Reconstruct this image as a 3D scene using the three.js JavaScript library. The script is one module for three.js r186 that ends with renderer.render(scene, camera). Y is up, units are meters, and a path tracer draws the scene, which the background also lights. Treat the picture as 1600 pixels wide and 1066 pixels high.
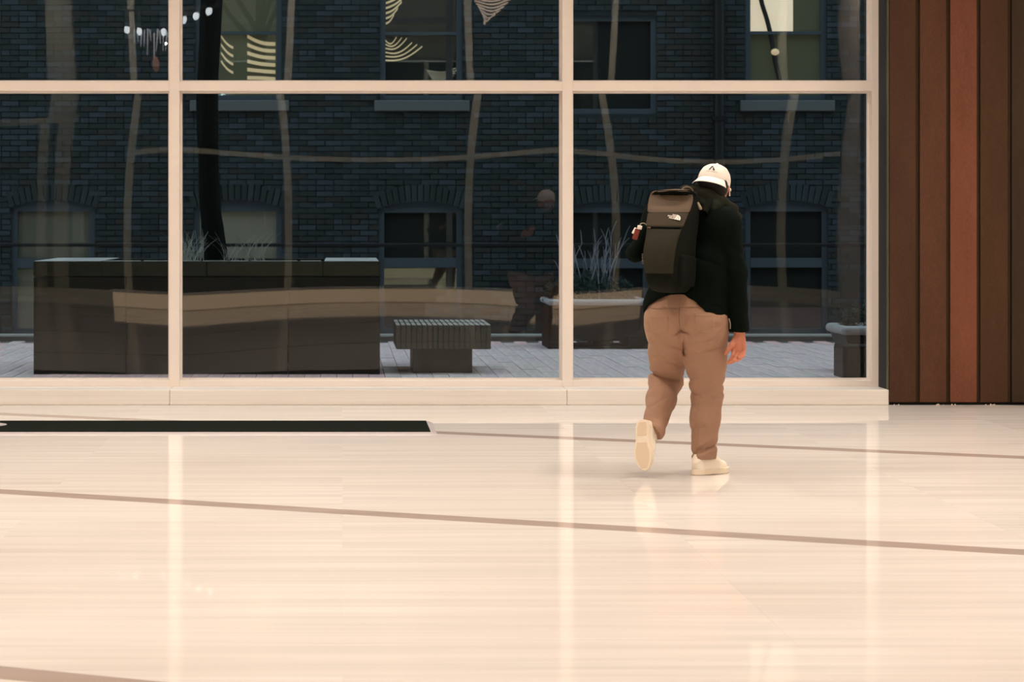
import * as THREE from 'three';
import { RoundedBoxGeometry } from 'three/addons/geometries/RoundedBoxGeometry.js';
import { TextGeometry } from 'three/addons/geometries/TextGeometry.js';
import { mergeGeometries } from 'three/addons/utils/BufferGeometryUtils.js';
import { RectAreaLightUniformsLib } from 'three/addons/lights/RectAreaLightUniformsLib.js';
import { FontLoader } from 'three/addons/loaders/FontLoader.js';

// ---------------------------------------------------------------- camera, sky, exposure
RectAreaLightUniformsLib.init();
const scene = new THREE.Scene();
const F = 3746, PX = 535, PY = 345, EYE = 1.4;           // focal length in pixels, principal point (shifted lens), eye height
const camera = new THREE.PerspectiveCamera((2 * Math.atan(533 / F) * 180) / Math.PI, 1600 / 1066, 0.1, 300);
camera.position.set(0, EYE, 0);
camera.lookAt(0, EYE, -1);
camera.setViewOffset(1600, 1066, 800 - PX, 533 - PY, 1600, 1066);
camera.focus = 13.6;
camera.userData.fStop = 6.3;
camera.updateProjectionMatrix();

const renderer = new THREE.WebGLRenderer({ antialias: true });
renderer.toneMapping = THREE.LinearToneMapping;
renderer.toneMappingExposure = 1.05;
renderer.shadowMap.enabled = true;

const SKY = [0.76, 0.88, 1.0], SKY_LEVEL = 1.85;         // overcast, bluish dusk
{
  const W = 64, H = 32, d = new Float32Array(W * H * 4);
  for (let y = 0; y < H; y++) for (let x = 0; x < W; x++) {
    const e = ((y + 0.5) / H - 0.5) * Math.PI, l = SKY_LEVEL * (1 + 2 * Math.max(0, Math.sin(e))) / 3;
    for (let c = 0; c < 3; c++) d[(y * W + x) * 4 + c] = SKY[c] * l * 1.2;
    d[(y * W + x) * 4 + 3] = 1;
  }
  const t = new THREE.DataTexture(d, W, H, THREE.RGBAFormat, THREE.FloatType);
  t.mapping = THREE.EquirectangularReflectionMapping; t.magFilter = THREE.LinearFilter; t.needsUpdate = true;
  scene.background = t; scene.environment = t;
}
const LAMP_COLOR = [1.0, 0.89, 0.795], LAMP_LEVEL = 38;   // warm lobby lamps
const LAMP_XS = [-9, -5, -1, 3, 7], LAMP_ZS = [-15.4, -12.2, -8.8, -5.2, -1.6], LAMP_ROW = [1.35, 1.1, 0.85, 0.8, 0.85];
const WASH = 30;                                        // added lamp strip for the back wall
const CEIL = 5.5, BACK = 4.2;

// ---------------------------------------------------------------- helpers
function rngOf(a) { return () => { a = (a + 0x6d2b79f5) | 0; let t = Math.imul(a ^ (a >>> 15), 1 | a); t = (t + Math.imul(t ^ (t >>> 7), 61 | t)) ^ t; return ((t ^ (t >>> 14)) >>> 0) / 4294967296; }; }
const srgb = (r, g, b) => new THREE.Color().setRGB(r / 255, g / 255, b / 255, THREE.SRGBColorSpace);
const lin = (r, g, b) => new THREE.Color().setRGB(r, g, b);
const mat = (color, roughness = 0.8, o = {}) => new THREE.MeshPhysicalMaterial({ color, roughness, ...o });
const used = {};
function numbered(n) { const k = (used[n] = (used[n] ?? -1) + 1); return k ? `${n}_${String(k).padStart(3, '0')}` : n; }
function mesh(name, g, m, parent) {
  const o = new THREE.Mesh(g, m); o.name = parent ? name : numbered(name); o.castShadow = o.receiveShadow = true;
  (parent ?? scene).add(o); return o;
}
function tag(o, label, category, group) { Object.assign(o.userData, { label, category }); if (group) o.userData.group = group; return o; }
function thing(name, pos, label, category, group) {
  const g = new THREE.Group(); g.name = numbered(name); g.position.set(...pos); scene.add(g); if (label) tag(g, label, category, group); return g;
}
function structure(name, pos = [0, 0, 0]) { const g = new THREE.Group(); g.name = numbered(name); g.position.set(...pos); g.userData.kind = 'structure'; scene.add(g); return g; }
function part(name, parent) { const g = new THREE.Group(); g.name = name; parent.add(g); return g; }
// box from two corners
function bx(x0, x1, y0, y1, z0, z1, r = 0) {
  const w = x1 - x0, h = y1 - y0, d = z1 - z0;
  const g = r ? new RoundedBoxGeometry(w, h, d, 2, Math.min(r, w / 2.01, h / 2.01, d / 2.01)) : new THREE.BoxGeometry(w, h, d);
  return g.translate((x0 + x1) / 2, (y0 + y1) / 2, (z0 + z1) / 2);
}
function geo(pos, idx, nor, uv) {
  const g = new THREE.BufferGeometry();
  g.setAttribute('position', new THREE.BufferAttribute(Float32Array.from(pos), 3));
  if (uv) g.setAttribute('uv', new THREE.BufferAttribute(Float32Array.from(uv), 2));
  g.setIndex(idx);
  if (nor) g.setAttribute('normal', new THREE.BufferAttribute(Float32Array.from(nor), 3)); else g.computeVertexNormals();
  return g;
}
const V = (x, y, z) => new THREE.Vector3(x, y, z);
// a point given by where it shows in the photograph and how deep it stands: used only to take measurements over into metres
const at = (px, py, D) => [(px - PX) / F * D, EYE - (py - PY) / F * D, -D];
const mx = (px, D) => (px - PX) / F * D, my = (py, D) => EYE - (py - PY) / F * D;
// noise
const hash3 = (x, y, z) => { let n = Math.imul(x, 374761393) ^ Math.imul(y, 668265263) ^ Math.imul(z, 2147483647 - 1640531527); n = Math.imul(n ^ (n >>> 13), 1274126177); return ((n ^ (n >>> 16)) >>> 0) / 4294967296; };
function noise(x, y, z = 0) {
  const ix = Math.floor(x), iy = Math.floor(y), iz = Math.floor(z); let fx = x - ix, fy = y - iy, fz = z - iz;
  fx = fx * fx * (3 - 2 * fx); fy = fy * fy * (3 - 2 * fy); fz = fz * fz * (3 - 2 * fz);
  const l = (a, b, t) => a + (b - a) * t, h = (a, b, c) => hash3(ix + a, iy + b, iz + c);
  return l(l(l(h(0, 0, 0), h(1, 0, 0), fx), l(h(0, 1, 0), h(1, 1, 0), fx), fy), l(l(h(0, 0, 1), h(1, 0, 1), fx), l(h(0, 1, 1), h(1, 1, 1), fx), fy), fz) * 2 - 1;
}
function texture(w, h, fn, color = true) {
  const d = new Uint8Array(w * h * 4);
  for (let y = 0; y < h; y++) for (let x = 0; x < w; x++) {
    const c = fn(x / w, y / h); for (let k = 0; k < 3; k++) d[(y * w + x) * 4 + k] = Math.max(0, Math.min(255, (Array.isArray(c) ? c[k] : c) * 255)); d[(y * w + x) * 4 + 3] = 255;
  }
  const t = new THREE.DataTexture(d, w, h); t.wrapS = t.wrapT = THREE.RepeatWrapping; t.magFilter = THREE.LinearFilter; t.minFilter = THREE.LinearMipmapLinearFilter;
  if (color) t.colorSpace = THREE.SRGBColorSpace; t.needsUpdate = true; return t;
}
// periodic value noise for repeating textures: nx by ny cells over the unit square
function tile(seed) {
  return (u, v, nx, ny) => {
    const x = u * nx, y = v * ny, ix = Math.floor(x), iy = Math.floor(y); let fx = x - ix, fy = y - iy; fx = fx * fx * (3 - 2 * fx); fy = fy * fy * (3 - 2 * fy);
    const h = (a, b) => hash3(((ix + a) % nx + nx) % nx, ((iy + b) % ny + ny) % ny, seed), l = (a, b, t) => a + (b - a) * t;
    return l(l(h(0, 0), h(1, 0), fx), l(h(0, 1), h(1, 1), fx), fy) * 2 - 1;
  };
}
const t1 = tile(11), t2 = tile(23), t3 = tile(37);

// ---------------------------------------------------------------- materials
const marbleMap = texture(1024, 1024, (u, v) => {
  const w = v + 0.006 * t1(u, v, 3, 4), a = t1(u, w, 2, 40), b = t2(u, w, 4, 110), c = t3(u, w, 7, 300), cl = t2(u, v, 4, 3);
  const s = 0.945 + 0.02 * a + 0.018 * b + 0.012 * c + 0.012 * cl, line = Math.max(0, t3(u, w, 3, 70) - 0.72) * 0.14;
  return [s + line, s - 0.004 + line + 0.006 * cl, s - 0.012 + line + 0.01 * cl];
});
const graniteMap = texture(512, 512, (u, v) => {
  const a = t1(u, v, 256, 256), b = t2(u, v, 128, 128), s = 0.62 + 0.25 * a + 0.18 * b + (hash3(Math.floor(u * 512), Math.floor(v * 512), 5) > 0.985 ? 0.35 : 0); return [s * 1.0, s * 0.95, s * 0.85];
});
const clothBump = texture(256, 256, (u, v) => 0.5 + 0.25 * t1(u, v, 128, 128) + 0.2 * t2(u, v, 32, 32), false);
const grainMap = texture(512, 512, (u, v) => { const s = 0.90 + 0.04 * t1(u, v, 200, 200) + 0.05 * t2(u, v, 9, 5) + 0.02 * t3(u, v, 40, 30); return [s, s, s]; });
const M = {
  marble: mat(lin(0.775, 0.715, 0.662), 0.0, { map: marbleMap, ior: 1.064 }),
  strip: mat(lin(0.46, 0.37, 0.32), 0.0, { map: marbleMap, ior: 1.07 }),
  grout: mat(lin(0.50, 0.42, 0.35), 0.6),
  sill: mat(lin(0.93, 0.865, 0.80), 0.3, { map: marbleMap }),
  frame: mat(lin(0.86, 0.765, 0.685), 0.5),
  bead: mat(lin(0.80, 0.71, 0.64), 0.5),
  gasket: mat(lin(0.02, 0.02, 0.02), 0.7),
  glass: mat(lin(0.80, 0.93, 0.93), 0.0, { transmission: 1, thickness: 0, ior: 1.56 }),
  oldGlass: mat(lin(0.9, 0.95, 0.93), 0.0, { transmission: 1, thickness: 0, ior: 1.6 }),
  wallPaint: mat(lin(0.62, 0.55, 0.47), 0.8),
  ceiling: mat(lin(0.62, 0.58, 0.53), 0.9),
  darkWall: mat(lin(0.006, 0.007, 0.007), 0.8, { specularIntensity: 0.2 }),
  doorFrame: mat(lin(0.30, 0.29, 0.225), 0.7),
  spandrel: mat(lin(0.005, 0.006, 0.006), 0.7, { specularIntensity: 0.2 }),
  backFrame: mat(lin(0.64, 0.62, 0.49), 0.7),
  black: mat(lin(0.008, 0.009, 0.008), 0.8),
  granite: mat(lin(0.021, 0.018, 0.012), 0.5, { specularIntensity: 0.5, map: graniteMap }),
  graniteCap: mat(lin(0.024, 0.02, 0.013), 0.2, { map: graniteMap }),
  soil: mat(lin(0.012, 0.011, 0.009), 1),
  curb: mat(lin(0.03, 0.036, 0.034), 0.8),
  paleStone: mat(lin(0.36, 0.35, 0.33), 0.8),
  rail: mat(lin(0.006, 0.008, 0.008), 0.5, { metalness: 0.3 }),
  mortar: mat(lin(0.016, 0.023, 0.024), 0.95),
  winFrame: mat(lin(0.042, 0.062, 0.078), 0.7),
  winSill: mat(lin(0.10, 0.11, 0.11), 0.85),
  room: mat(lin(0.008, 0.009, 0.008), 0.9),
  bark: mat(lin(0.006, 0.007, 0.0065), 0.95, { specularIntensity: 0.2 }),
  twig: mat(lin(0.24, 0.235, 0.27), 0.9),
  dryGrass: mat(lin(0.36, 0.35, 0.32), 0.9, { side: THREE.DoubleSide }),
  fir: mat(lin(0.015, 0.032, 0.024), 0.85, { side: THREE.DoubleSide }),
};

// ---------------------------------------------------------------- floor: marble slabs between diagonal inlaid strips
const SLOPE = 0.49, STRIP0 = 6.91, STEP = 4.62, HALF = 0.1;   // strips run along  -z + 0.49 x = STRIP0 + k STEP
const band = (p) => -p[1] + SLOPE * p[0];
function clip(poly, lo, hi) {
  for (const [s, c] of [[1, lo], [-1, -hi]]) {
    const out = [];
    poly.forEach((p, i) => {
      const q = poly[(i + 1) % poly.length], a = s * band(p) - c, b = s * band(q) - c;
      if (a >= 0) out.push(p);
      if ((a > 0 && b < 0) || (a < 0 && b > 0)) { const t = a / (a - b); out.push([p[0] + (q[0] - p[0]) * t, p[1] + (q[1] - p[1]) * t]); }
    });
    poly = out; if (poly.length < 3) return null;
  }
  return poly;
}
function slabGeometry(poly, y0, y1, off = [0, 0]) {
  const cx = poly.reduce((s, p) => s + p[0], 0) / poly.length, cz = poly.reduce((s, p) => s + p[1], 0) / poly.length;
  let area = 0; poly.forEach((p, i) => { const q = poly[(i + 1) % poly.length]; area += p[0] * q[1] - q[0] * p[1]; });
  if (area > 0) poly = poly.slice().reverse();
  const pos = [], nor = [], uv = [], idx = [], n = poly.length;
  for (const p of poly) { pos.push(p[0], y1, p[1]); nor.push(0, 1, 0); uv.push(p[0] / 3 + off[0], p[1] / 3 + off[1]); }
  for (let i = 1; i < n - 1; i++) idx.push(0, i, i + 1);
  poly.forEach((p, i) => {
    const q = poly[(i + 1) % n], b = pos.length / 3, dx = q[0] - p[0], dz = q[1] - p[1], l = Math.hypot(dx, dz) || 1;
    pos.push(p[0], y1, p[1], q[0], y1, q[1], q[0], y0, q[1], p[0], y0, p[1]);
    for (let k = 0; k < 4; k++) { nor.push(-dz / l, 0, dx / l); uv.push(0, 0); }
    idx.push(b, b + 2, b + 1, b, b + 3, b + 2);
  });
  return geo(pos, idx, nor, uv);
}
const X0 = -11, X1 = 8.6, ZF = -18.21;
{
  const floor = structure('floor'), r = rngOf(5);
  mesh('subfloor', bx(X0, X1, -0.3, -0.012, ZF - 0.9, BACK + 0.6), M.grout, floor);
  const rect = (a, b, c, d) => [[a, c], [b, c], [b, d], [a, d]];
  const tones = [1, 0.985, 1.012, 0.993].map((k) => { const m = M.marble.clone(); m.color.multiplyScalar(k); return m; });
  const gap = 0.0002;
  for (let k = -5; k < 6; k++) {
    const lo = STRIP0 + k * STEP + HALF, hi = lo + STEP - 2 * HALF;
    for (const [a, b, c, d] of [[X0, -4.5, ZF, BACK + 0.6], [6, X1, ZF, BACK + 0.6], [-4.5, 6, -5.5, BACK + 0.6]]) {
      const p = clip(rect(a, b, c, d), lo, hi); if (p) mesh('slab', slabGeometry(p, -0.012, 0), M.marble, floor);
    }
    for (let i = 0; i < 7; i++) for (let j = 0; j < 14; j++) {
      const a = -4.5 + i * 1.5, c = Math.max(ZF, -5.5 - (j + 1) * 0.95), d = -5.5 - j * 0.95; if (d <= ZF) continue;
      const p = clip(rect(a + gap, a + 1.5 - gap, c + gap, d - gap), lo + gap, hi - gap);
      if (p) mesh('slab', slabGeometry(p, -0.012, 0, [0, Math.floor(r() * 4) / 8]), tones[Math.floor(r() * 4)], floor);
    }
    const s = clip(rect(X0, X1, ZF, BACK + 0.6), lo - 2 * HALF, lo); if (s) mesh('inlay_strip', slabGeometry(s, -0.012, 0), M.strip, floor);
  }
}

// ---------------------------------------------------------------- glazed front: sill, mullions, transoms, panes
const GZ = -18.55, MULL = [-10.42, -7.38, -4.34, -1.3, 1.742, 4.137], MW = 0.08;
{
  const sill = structure('trim_1');
  const cuts = [X0, -7.35, -4.33, -1.312, 1.705, 4.15];
  for (let i = 0; i < cuts.length - 1; i++) mesh('sill_stone', bx(cuts[i] + 0.001, cuts[i + 1] - 0.001, 0, 0.117, -18.95, -18.2, 0.006), M.sill, sill);
  const win = structure('window_1');
  const rows = [[0.162, 2.392], [2.478, 4.62], [4.70, CEIL]];
  for (const x of MULL) mesh('mullion', bx(x - MW / 2, x + MW / 2, 0.117, CEIL, GZ - 0.2, GZ, 0.002), M.frame, win);
  for (let i = 0; i < MULL.length - 1; i++) {
    const a = MULL[i] + MW / 2, b = MULL[i + 1] - MW / 2;
    mesh('bottom_rail', bx(a, b, 0.117, 0.162, GZ - 0.2, GZ - 0.003, 0.002), M.frame, win);
    mesh('transom', bx(a, b, 2.405, 2.478, GZ - 0.2, GZ - 0.002, 0.002), M.frame, win);
    mesh('transom', bx(a, b, 4.62, 4.70, GZ - 0.2, GZ - 0.002, 0.002), M.frame, win);
    rows.forEach(([y0, y1], j) => {
      if (j === 0) y1 = 2.405;
      const e = 0.014, z0 = GZ - 0.13, z1 = GZ - 0.10;
      mesh('glazing_bead', mergeGeometries([bx(a, b, y0, y0 + e, z0, z1), bx(a, b, y1 - e, y1, z0, z1), bx(a, a + e, y0 + e, y1 - e, z0, z1), bx(b - e, b, y0 + e, y1 - e, z0, z1)]), M.bead, win);
      // sealed panes are never flat: each is pillowed by a few millimetres
      const w = b - a, h = y1 - y0, g = new THREE.PlaneGeometry(w, h, 36, 18), p = g.attributes.position, n = g.attributes.normal;
      const A = -0.0046, s = i * 3.7 + j * 9.1, zf = (x, y) => { const u = x / (w / 2), v = y / (h / 2); return A * v * v * Math.pow(Math.max(0, 1 - u * u), 1.5) * (j ? 0.4 : 1) + 0.0004 * noise(x * 0.8 + s, y * 0.8, s) + (j ? 0.0014 * noise(x * 1.1 + s, y * 1.0, s + 5) : 0); };
      for (let k = 0; k < p.count; k++) {
        const x = p.getX(k), y = p.getY(k), q = 0.02, v = V(-(zf(x + q, y) - zf(x - q, y)) / (2 * q), -(zf(x, y + q) - zf(x, y - q)) / (2 * q), 1).normalize();
        p.setZ(k, zf(x, y)); n.setXYZ(k, v.x, v.y, v.z);
      }
      mesh('pane', g.translate((a + b) / 2, (y0 + y1) / 2, z0 - 0.006), M.glass, win);
    });
  }
}
// brown panelled end wall to the right of the glazing
{
  const wall = structure('wall_front');
  mesh('backing', bx(4.148, X1, 0, CEIL, -18.9, -18.225), M.black, wall);
  mesh('edge_trim', bx(4.138, 4.148, 0.117, CEIL, -18.24, -18.2), mat(lin(0.075, 0.07, 0.035), 0.5), wall);
  const tint = [[0.086, 0.037, 0.017], [0.118, 0.047, 0.023], [0.225, 0.077, 0.040], [0.085, 0.037, 0.015], [0.052, 0.030, 0.015]];
  const mats = tint.map((c) => mat(lin(...c), 0.6, { map: grainMap, specularIntensity: 0.45 }));
  const flangeM = mat(lin(0.050, 0.029, 0.013), 0.7, { map: grainMap, specularIntensity: 0.3 });
  const edges = [[1389.5, 1431], [1437, 1478.5], [1484.5, 1526], [1531.5, 1574.5], [1580.5, 1622]];
  for (let k = 0; k < 21; k++) {
    const x0 = k < 5 ? mx(edges[k][0], 18.2) : mx(1580.5, 18.2) + (k - 4) * 0.232, x1 = k < 5 ? mx(edges[k][1], 18.2) : x0 + 0.207;
    if (x1 > X1) break;
    const g = bx(x0, x1, 0.022, CEIL, -18.225, -18.192, 0.004), u = g.attributes.uv, p = g.attributes.position;
    for (let i = 0; i < u.count; i++) u.setXY(i, p.getX(i) / 1.5 + k * 0.37, p.getY(i) / 3 + k * 0.21);
    const o = mesh('panel', g, mats[k < 5 ? k : [0, 4, 1, 3][k % 4]], wall);
    mesh('flange', bx(x1, x1 + 0.0225, 0.022, CEIL, -18.225, -18.206, 0.002), flangeM, wall);
    if (k === 2) o.userData.label = 'redder, brighter panel';
  }
  const r = rngOf(9), crumbs = [];
  for (let i = 0; i < 16; i++) { const s = 0.003 + r() * 0.005, px = [1399, 1462, 1468, 1551, 1545, 1490][i % 6] + (r() - 0.5) * 12; crumbs.push(new THREE.IcosahedronGeometry(s, 0).translate(mx(px, 18.19), s * 0.7, -18.17 - r() * 0.015)); }
  const c = mesh('plaster_crumbs', mergeGeometries(crumbs), mat(lin(0.7, 0.6, 0.5), 0.9)); c.userData = { kind: 'stuff', label: 'pale plaster crumbs along the foot of the brown panels', category: 'debris' };
}
// the rest of the lobby, seen only as a reflection in the glass
{
  const s = (n, g, m) => { const o = mesh(n, g, m); o.userData.kind = 'structure'; return o; };
  s('ceiling', bx(X0 - 0.3, X1 + 0.3, CEIL, CEIL + 0.4, -18.9, BACK + 0.6), M.ceiling);
  s('wall_left', bx(X0 - 0.3, X0, -0.3, CEIL, -18.9, BACK + 0.6), M.wallPaint);
  s('wall_right', bx(X1, X1 + 0.3, -0.3, CEIL, -18.9, BACK + 0.6), M.wallPaint);
  s('wall_back', bx(X0, X1, -0.3, CEIL, BACK + 0.3, BACK + 0.6), M.darkWall);
  const w = structure('window_2'), xs = [-9.6, -6.75, -3.74, -0.92, 2.17, 4.75, 7.6];
  mesh('bottom_rail', bx(X0, X1, 0, 0.14, BACK - 0.3, BACK + 0.1), M.backFrame, w);
  xs.forEach((x, i) => {
    mesh('mullion', bx(x - 0.06, x + 0.06, 0.14, CEIL, BACK - 0.1, BACK + 0.1), M.backFrame, w);
    const b = xs[i + 1] ?? X1;
    if (x > -4 ) mesh('transom', bx(x + 0.06, b - 0.06, 2.57, 2.66, BACK - 0.1, BACK + 0.08), M.backFrame, w);
    mesh('pane', bx(x + 0.06, b - 0.06, 0.14, CEIL, BACK + 0.1, BACK + 0.13), M.spandrel, w);
  });
  const d = structure('door_1');
  mesh('door_post', bx(-5.27, -5.12, 0.14, 3.3, BACK - 0.25, BACK), M.doorFrame, d);
  mesh('door_post', bx(-4.98, -4.75, 0.14, 3.3, BACK - 0.25, BACK), M.doorFrame, d);
  mesh('door_head', bx(-7, -4.7, 3.3, 3.42, BACK - 0.25, BACK), M.doorFrame, d);
  mesh('column_casing', bx(-5.15, -4.75, 3.42, CEIL, BACK - 0.25, BACK), M.doorFrame, d);
  // outside: facade above the lobby
  s('facade_wall', bx(X0 - 0.3, X1 + 8, CEIL + 0.4, 14, -18.95, -18.3), mat(lin(0.25, 0.24, 0.22), 0.8));
  s('facade_wall', bx(X1 + 0.3, X1 + 8, -0.3, CEIL + 0.4, -18.95, -18.3), mat(lin(0.25, 0.24, 0.22), 0.8));
}
// recessed ceiling downlights
{
  const frameM = mat(lin(0.6, 0.58, 0.55), 0.5), glow = mat(lin(0.8, 0.8, 0.8), 0.6, { emissive: lin(...LAMP_COLOR), emissiveIntensity: 2.0 });
  const fg = new THREE.TorusGeometry(0.3, 0.03, 10, 40).rotateX(Math.PI / 2), dg = new THREE.CylinderGeometry(0.28, 0.28, 0.015, 40).translate(0, -0.008, 0);
  for (const [k, z] of LAMP_ZS.entries()) for (const x of LAMP_XS) {
    const t = thing('ceiling_light', [x, CEIL, z], 'round ceiling downlight over the lobby floor', 'light', 'lobby ceiling lights');
    mesh('light_ring', fg, frameM, t); mesh('diffuser', dg, glow, t);
    const l = new THREE.SpotLight(lin(...LAMP_COLOR), LAMP_LEVEL * LAMP_ROW[k], 0, 1.2, 0.7, 2); l.position.set(0, -0.05, 0); l.target.position.set(0, -5, 0); l.shadow.radius = 14; l.castShadow = true; l.name = 'downlight'; t.add(l, l.target);
  }
  // added lamp strip, unseen, to brighten the back wall mirrored in the glass
  const w = thing('added_wall_washer', [0.6, CEIL, 2.6], 'added long ceiling light trough brightening the back wall of the lobby', 'light');
  mesh('trough', bx(-9, 9, -0.08, 0, -0.12, 0.12, 0.01), frameM, w);
  mesh('added_light_strip', bx(-8.9, 8.9, -0.09, -0.081, -0.08, 0.08), glow, w);
  const l = new THREE.RectAreaLight(lin(...LAMP_COLOR), WASH, 17.8, 0.3); l.position.set(0, -0.2, 0.1); w.add(l); l.lookAt(0.6, 2.2, BACK);
}
// row of bright spot lamps on a bar near the back of the lobby: the white lights mirrored at top left of the glass
{
  const t = thing('spot_bar', [-2.98, CEIL, 3.2], 'ceiling bar of small bright white spot lamps mirrored at top left in the glass', 'light');
  mesh('bar', bx(-0.95, 0.95, -0.56, -0.52, -0.02, 0.02), M.black, t);
  for (const x of [-0.8, 0.8]) mesh('hanger', bx(x - 0.01, x + 0.01, -0.52, 0, -0.01, 0.01), M.black, t);
  const bulbM = mat(lin(0.9, 0.9, 0.9), 0.5, { emissive: lin(0.85, 0.95, 1), emissiveIntensity: 10 });
  [[-0.75, -0.88], [-0.52, -0.9], [-0.05, -0.9], [0.36, -0.74], [0.56, -0.69], [0.76, -0.63]].forEach(([x, y], i) => {
    mesh('lamp_head', new THREE.CylinderGeometry(0.04, 0.05, -0.54 - y - 0.05, 12).translate(x, (y + 0.05 - 0.54) / 2, -0.04), M.black, t);
    mesh('lamp_bulb', new THREE.SphereGeometry(0.065, 14, 10).scale(0.8, 1.1, 0.8).translate(x, y, -0.06), bulbM, t);
  });
  const rr = rngOf(15), gm = mat(lin(0.5, 0.5, 0.52), 0.5, { emissive: lin(0.8, 0.85, 0.9), emissiveIntensity: 1.6 });
  for (let i = 0; i < 13; i++) { const x = -0.62 + i * 0.062, y1 = -0.84 - rr() * 0.08, len = 0.15 + 0.55 * rr() * (1 - Math.abs(i - 6) / 9); mesh('added_glow_drop', new THREE.CylinderGeometry(0.018, 0.006, len, 8).rotateZ((rr() - 0.5) * 0.25).translate(x, y1 - len / 2, -0.02), gm, t); }  // added glowing drops for the grey smear mirrored under the lamps
  mesh('added_red_drop', new THREE.SphereGeometry(0.09, 12, 10).scale(0.8, 1.5, 0.6).translate(-0.22, -1.46, -0.02), mat(lin(0.5, 0.2, 0.13), 0.4, { emissive: lin(0.6, 0.3, 0.22), emissiveIntensity: 0.8 }), t);  // added as well, glowing for the reddish blob mirrored below
  // added glowing slats, unseen, for the bright fan mirrored at the glass top
  const pt = thing('added_slat_fan', [2.5, CEIL, 3.2], 'added fan of glowing slats hung from the ceiling, mirrored at the top of the glass', 'light'), sm = mat(lin(0.6, 0.5, 0.4), 0.6, { emissive: lin(1, 0.78, 0.6), emissiveIntensity: 3.2 });
  for (let i = 0; i < 10; i++) { const x0 = -0.36 + i * 0.03, x1 = 0.42 - i * i * 0.0052 - i * 0.012, y = -0.28 - i * 0.052, c = new THREE.CatmullRomCurve3([V(x0, y, 0), V((x0 + x1) / 2, y - 0.05 - i * 0.006, 0), V(x1, y + 0.07 - i * 0.014, 0)]); mesh('added_glow_slat', new THREE.TubeGeometry(c, 14, 0.013, 6), sm, pt); }
  for (const x of [-0.3, 0.25]) mesh('hanger', bx(x - 0.006, x + 0.006, -0.42, 0, 0.016, 0.026), M.black, pt);
  const l = new THREE.PointLight(lin(0.85, 0.95, 1), 2); l.position.set(0, -1.1, -0.12); t.add(l);
}
// entrance mat
{
  const zn = -15.72, zf = -16.64, xr = 0.622, xl = -5.6, t = thing('entrance_mat', [xl, 0, zn], 'long black entrance mat with a thin grey border lying on the marble by the glass', 'mat');
  const e = 0.042, h = 0.012, w = xr - xl, d = zn - zf;
  const ring = (x0, x1, z0, z1, y) => [[x0, y, z0], [x1, y, z0], [x1, y, z1], [x0, y, z1]];
  const P = [...ring(0, w, 0, -d, 0.0005), ...ring(e, w - e, -e * 0.6, -d + e * 0.3, h)], idx = [];
  for (let i = 0; i < 4; i++) { const j = (i + 1) % 4; idx.push(i, j, 4 + j, i, 4 + j, 4 + i); }
  const bev = geo(P.flat(), idx).toNonIndexed(); bev.computeVertexNormals();
  mesh('bevelled_border', bev, mat(lin(0.42, 0.37, 0.36), 0.6), t);
  mesh('pile', bx(e, w - e, 0.001, h + 0.002, -d + e * 0.3, -e * 0.6), mat(lin(0.009, 0.011, 0.008), 1, { specularIntensity: 0.1 }), t);
  const em = mesh('round_emblem', new THREE.CircleGeometry(0.19, 48).rotateX(-Math.PI / 2).translate(-2.47 - xl, h + 0.0026, -16.28 - zn), mat(lin(0.38, 0.34, 0.32), 0.9), t);
  mesh('emblem_centre', new THREE.CircleGeometry(0.14, 48).rotateX(-Math.PI / 2).translate(-2.47 - xl, h + 0.0032, -16.265 - zn), mat(lin(0.8, 0.72, 0.65), 0.9), em);
}

// added plinth behind the camera, glowing for the pale band mirrored in the glass
{
  const t = thing('added_plinth', [0.55, 0, 0.35], 'added long low plinth with a glowing front, mirrored as a tan band in the glass', 'plinth');
  mesh('top_slab', bx(-4.25, 4.25, 0.245, 0.27, -0.01, 0.62, 0.006), M.sill, t); mesh('plinth_body', bx(-4.2, 4.2, 0, 0.243, 0.02, 0.6, 0.004), M.sill, t);
  mesh('added_glow_panel', bx(-4.2, 4.2, 0.01, 0.24, 0.0, 0.018), mat(lin(0.7, 0.6, 0.45), 0.6, { emissive: lin(1.0, 0.70, 0.43), emissiveIntensity: 1.9 }), t);
  const l = new THREE.RectAreaLight(lin(1, 0.75, 0.5), 0.15, 8.3, 0.22); l.position.set(0, 0.13, -0.03); t.add(l);   // faces the glass
}

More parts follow.
